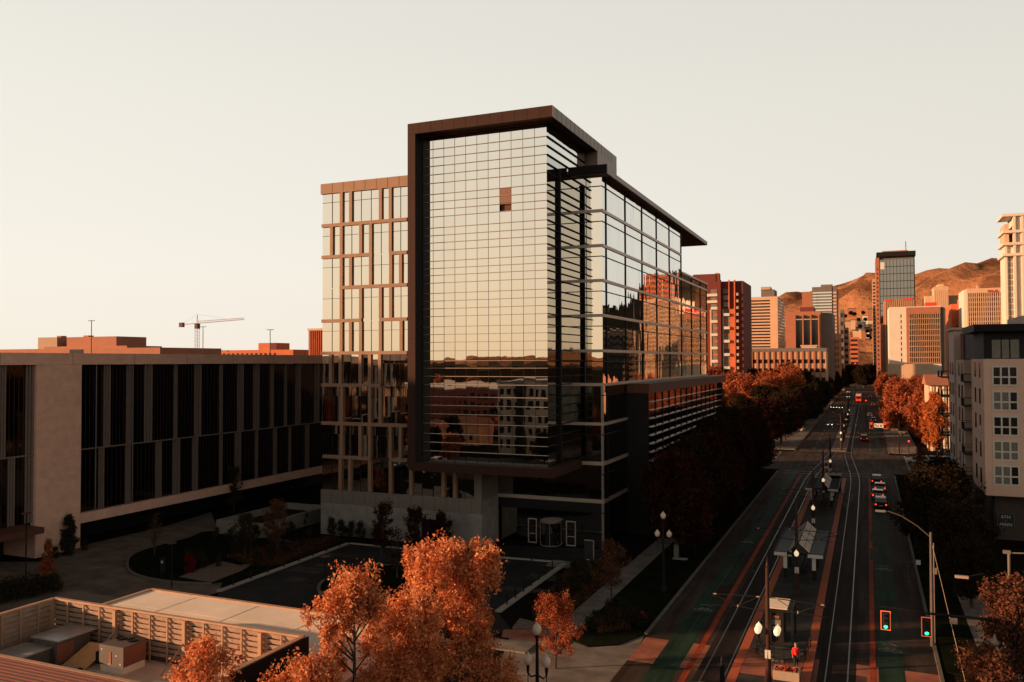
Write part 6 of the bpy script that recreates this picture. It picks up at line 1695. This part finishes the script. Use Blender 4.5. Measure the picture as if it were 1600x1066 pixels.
for k, (x, y, s) in enumerate(((-20,330,.95),(-20.5,362,1.0),(-19.5,400,.95),(-20,450,1.0),(-19.5,500,1.0),(-20,560,1.1),(-19,640,1.2))):
    copy_tree(G1, (x,y,0), 1.1*k, (s,s,s), 'dark green tree at the left kerb beyond the junction, %s' % ['second','third','fourth','fifth','sixth','seventh','eighth'][k])
rs = random.Random(5); wd = ['behind the flat shop roofs', 'near the maroon tower', 'in front of the parking structure', 'close to the left kerb']
kk = 0
for k in range(26):
    x = rs.uniform(-74, -26); y = rs.uniform(270, 392)
    s = rs.uniform(.95, 1.1)+(y-270)/122*.35
    src = O1 if rs.random() < .75 else G1
    row = int((y-262)/31); wz = wd[min(3, int((x+74)/12.1))]
    copy_tree(src, (x,y,0), rs.random()*6, (s,s,s), 'sunlit autumn tree left of the avenue, %s, %s row' % (wz, ['first','second','third','fourth'][min(3,row)]), 'sunlit grove left of the avenue')
for k, (x, y) in enumerate(((-3,700),(-14,720),(6,740),(12,760),(-9,820),(0,850),(14,900),(-16,900),(5,980))):
    copy_tree(G1, (x,y,0), k, (1.3,1.3,1.3), 'far dark tree closing the end of the avenue, %s' % ['first','second','third','fourth','fifth','sixth','seventh','eighth','ninth'][k], 'far trees at the end of the avenue')
B1 = copy_tree(D1, (-27, 232, 0), 1, (.85,.85,.85), 'dark tree on the far left corner of the junction'); copy_tree(O1, (-30, 226, 0), 2, (.8,.8,.8), 'bright orange tree on the far left corner of the junction, by the low house')
for k in range(26):
    px, py = rs.uniform(1320, 1367), rs.uniform(486, 530); Yd = rs.uniform(1480, 1950)
    copy_tree(G1, (XatY(px,Yd), Yd, ZatY(px,py,Yd)-5), k, (.7,.7,.55), 'dark tree among the hillside houses', 'trees among the hillside houses')
# far shops with flat roofs
for q, (pl, pr, yt, Yd, w, lab) in enumerate(((1176, 1232, 604, 400, 'dark_panel', 'low dark roofed shop among the orange trees'), (1180, 1200, 606, 390, 'orange_wall', 'low shop with an orange roof among the trees'))):
    t, x0, x1, z = bldg('low_shop', lab, pl, pr, yt, Yd, 18, w)
    mbo(MB().box(x0-.5, x1+.5, Yd-.5, Yd+18.5, z, z+.35), 'roof', w, t); mbo(MB().box(x0+1, x1-1, Yd-.06, Yd+.1, .8, 2.6), 'shop_window', 'window_dark', t)
# ================================================================ THE TOWN BEHIND THE VIEWPOINT (seen in the glass, and casting the evening shade)
def block(name, lab, x0, x1, y0, y1, z, wall, nx, nz_, face='n', cat='building', win='window_dark'):
    t = thing(name, lab, cat, ((x0+x1)/2, (y0+y1)/2, 0))
    mbo(MB().box(x0, x1, y0, y1, 0, z), 'wall', wall, t)
    mbo(MB().box(x0-.2, x1+.2, y0-.2, y1+.2, z, z+.5), 'roof', 'grey_wall', t)
    for j in range(nz_):
        h = (z-2)/nz_; za = 1.2+h*j
        m = MB(); w = (x1-x0)/nx
        for i in range(nx): m.box(x0+w*(i+.22), x0+w*(i+.78), y1-.05, y1+.05, za+h*.2, za+h*.75)
        o = mbo(m, 'window_row', win, t)
        if y0 > 300:
            m = MB()
            for i in range(nx): m.box(x0+w*(i+.22), x0+w*(i+.78), y0-.05, y0+.05, za+h*.2, za+h*.75)
            m.box(x0-.05, x0+.05, y0+2, y1-2, za+h*.2, za+h*.75)
            mbo(m, 'window_row', win, t)
        m = MB(); ny = max(2, int((y1-y0)/3)); w = (y1-y0)/ny
        for i in range(ny): m.box(x1-.05, x1+.05, y0+w*(i+.25), y0+w*(i+.75), za+h*.2, za+h*.75)
        mbo(m, 'window_row', win, t)
    return t
block('office_block', 'wide brown block added out of view to cast shade, west of the long glazed building', -175, -150, -11, 78, 40.0, 'brown_wall', 10, 9)  # invented building, sized for the shadow it throws on wing and street
block('apartment_block', 'pale apartment block west of the viewpoint, mirrored in the glass box', -81, -68, -25, -10, 17, 'kerb_warm', 7, 5)
block('apartment_block', 'dark stair tower of the pale apartment block, mirrored in the glass', -76, -74, -9.95, -8.8, 16.4, 'dark_panel', 1, 5)
block('office_block', 'grey office block south of the pale apartments, mirrored in the glass', -150, -110, -90, -74, 13, 'maroon_wall', 16, 4)
block('warehouse', 'low red brown warehouse far south, mirrored in the glass', -60, -10, -130, -95, 9, 'brown_wall', 10, 2)
block('warehouse', 'long pale warehouse far south west, mirrored in the glass', -230, -130, -190, -150, 11, 'tan_wall', 16, 2)
block('warehouse', 'low white warehouse south of the avenue, mirrored in the glass', 20, 70, -150, -110, 12, 'white_wall', 9, 3)
block('office_block', 'brown office block far south west, mirrored in the left wing', -330, -290, -120, -80, 20, 'brown_wall', 10, 5)
block('hotel', 'dark hotel east of the avenue, mirrored in the east side of the glass office', 75, 102, 480, 510, 40, 'dark_panel', 9, 10)
block('office_block', 'cream office block east of the avenue, mirrored in the east side of the glass office', 60, 85, 525, 550, 28, 'white_wall', 12, 6)
block('office_block', 'red brick block east of the avenue, mirrored in the east side of the glass office', 121, 142, 800, 830, 106, 'orange_wall', 6, 20)
rh = random.Random(31)
for k, (x, y) in enumerate(((-112,12),(-128,2),(-100,-8),(-117,-22),(-99,-30),(-52,-42),(-38,-60),(-70,-60),(-90,-75),(-140,-30),(-60,-85),(-120,-95))):
    w, h = rh.uniform(8,13), rh.uniform(3.5,6.5)
    t = thing('low_house', 'low gabled house in the streets south west, mirrored in the glass', 'house', (x, y, 0), 0, 'low houses mirrored in the glass')
    MB().box(-w/2,w/2,-4,4,0,h).build('wall', rh.choice(('orange_wall','tan_wall','white_wall','brown_wall','maroon_wall')), t)
    MB().extr_x([(-4.6,h+.01),(4.6,h+.01),(0,h+2.2)],-w/2-.5,w/2+.5).build('roof', rh.choice(('brown_wall','grey_wall','red_roof')), t)
    for q in range(3): MB().box(-w/2+1+q*w/3,-w/2+2.2+q*w/3,3.95,4.05,1.2,2.6).build('window','window_dark',t)
rs = random.Random(77); ar = ['southern edge of the car park', 'row by the warehouses', 'south west gardens', 'far southern streets']
for k in range(60):
    x = rs.uniform(-220, 40); y = rs.uniform(-260, -20)
    if -95 < x < -50 and y > -20: continue
    if abs(x+6) < 14: continue
    s = rs.uniform(.6, 1.0); copy_tree((G1, O1, G1)[k % 3], (x,y,0), rs.random()*6, (s,s,s*.9), 'tree in the %s, mirrored in the glass' % ar[min(3,int(-y/65))], 'trees south of the viewpoint')
for k, (x, y, s) in enumerate(((-92,2,.75),(-84,9,.6),(-64,4,.7),(-57,-6,.8),(-50,2,.65),(-104,-2,.8),(-96,-14,.9),(-62,-14,.85),(-46,-16,.8),(-88,-32,.9))):
    copy_tree((G1,O1)[k%2], (x,y,0), k, (s*.7,s*.7,s*.7), 'small tree round the pale apartment block, mirrored in the glass', 'small trees mirrored in the glass')
struct(MB().sheet([(-110,18),(-50,18),(-50,-2),(-110,-2)][::-1], .02).build('car_park', 'court_asphalt'))
for k in range(16):
    x = -106+3.4*(k % 8); y = 8+16*(k//8)
    copy_tree(pk if k % 2 else c1, (x-2, y+6, .03), 0 if k//8 else math.pi, None, 'parked car in the car park west of the foreground building, mirrored in the glass', 'cars in the western car park')
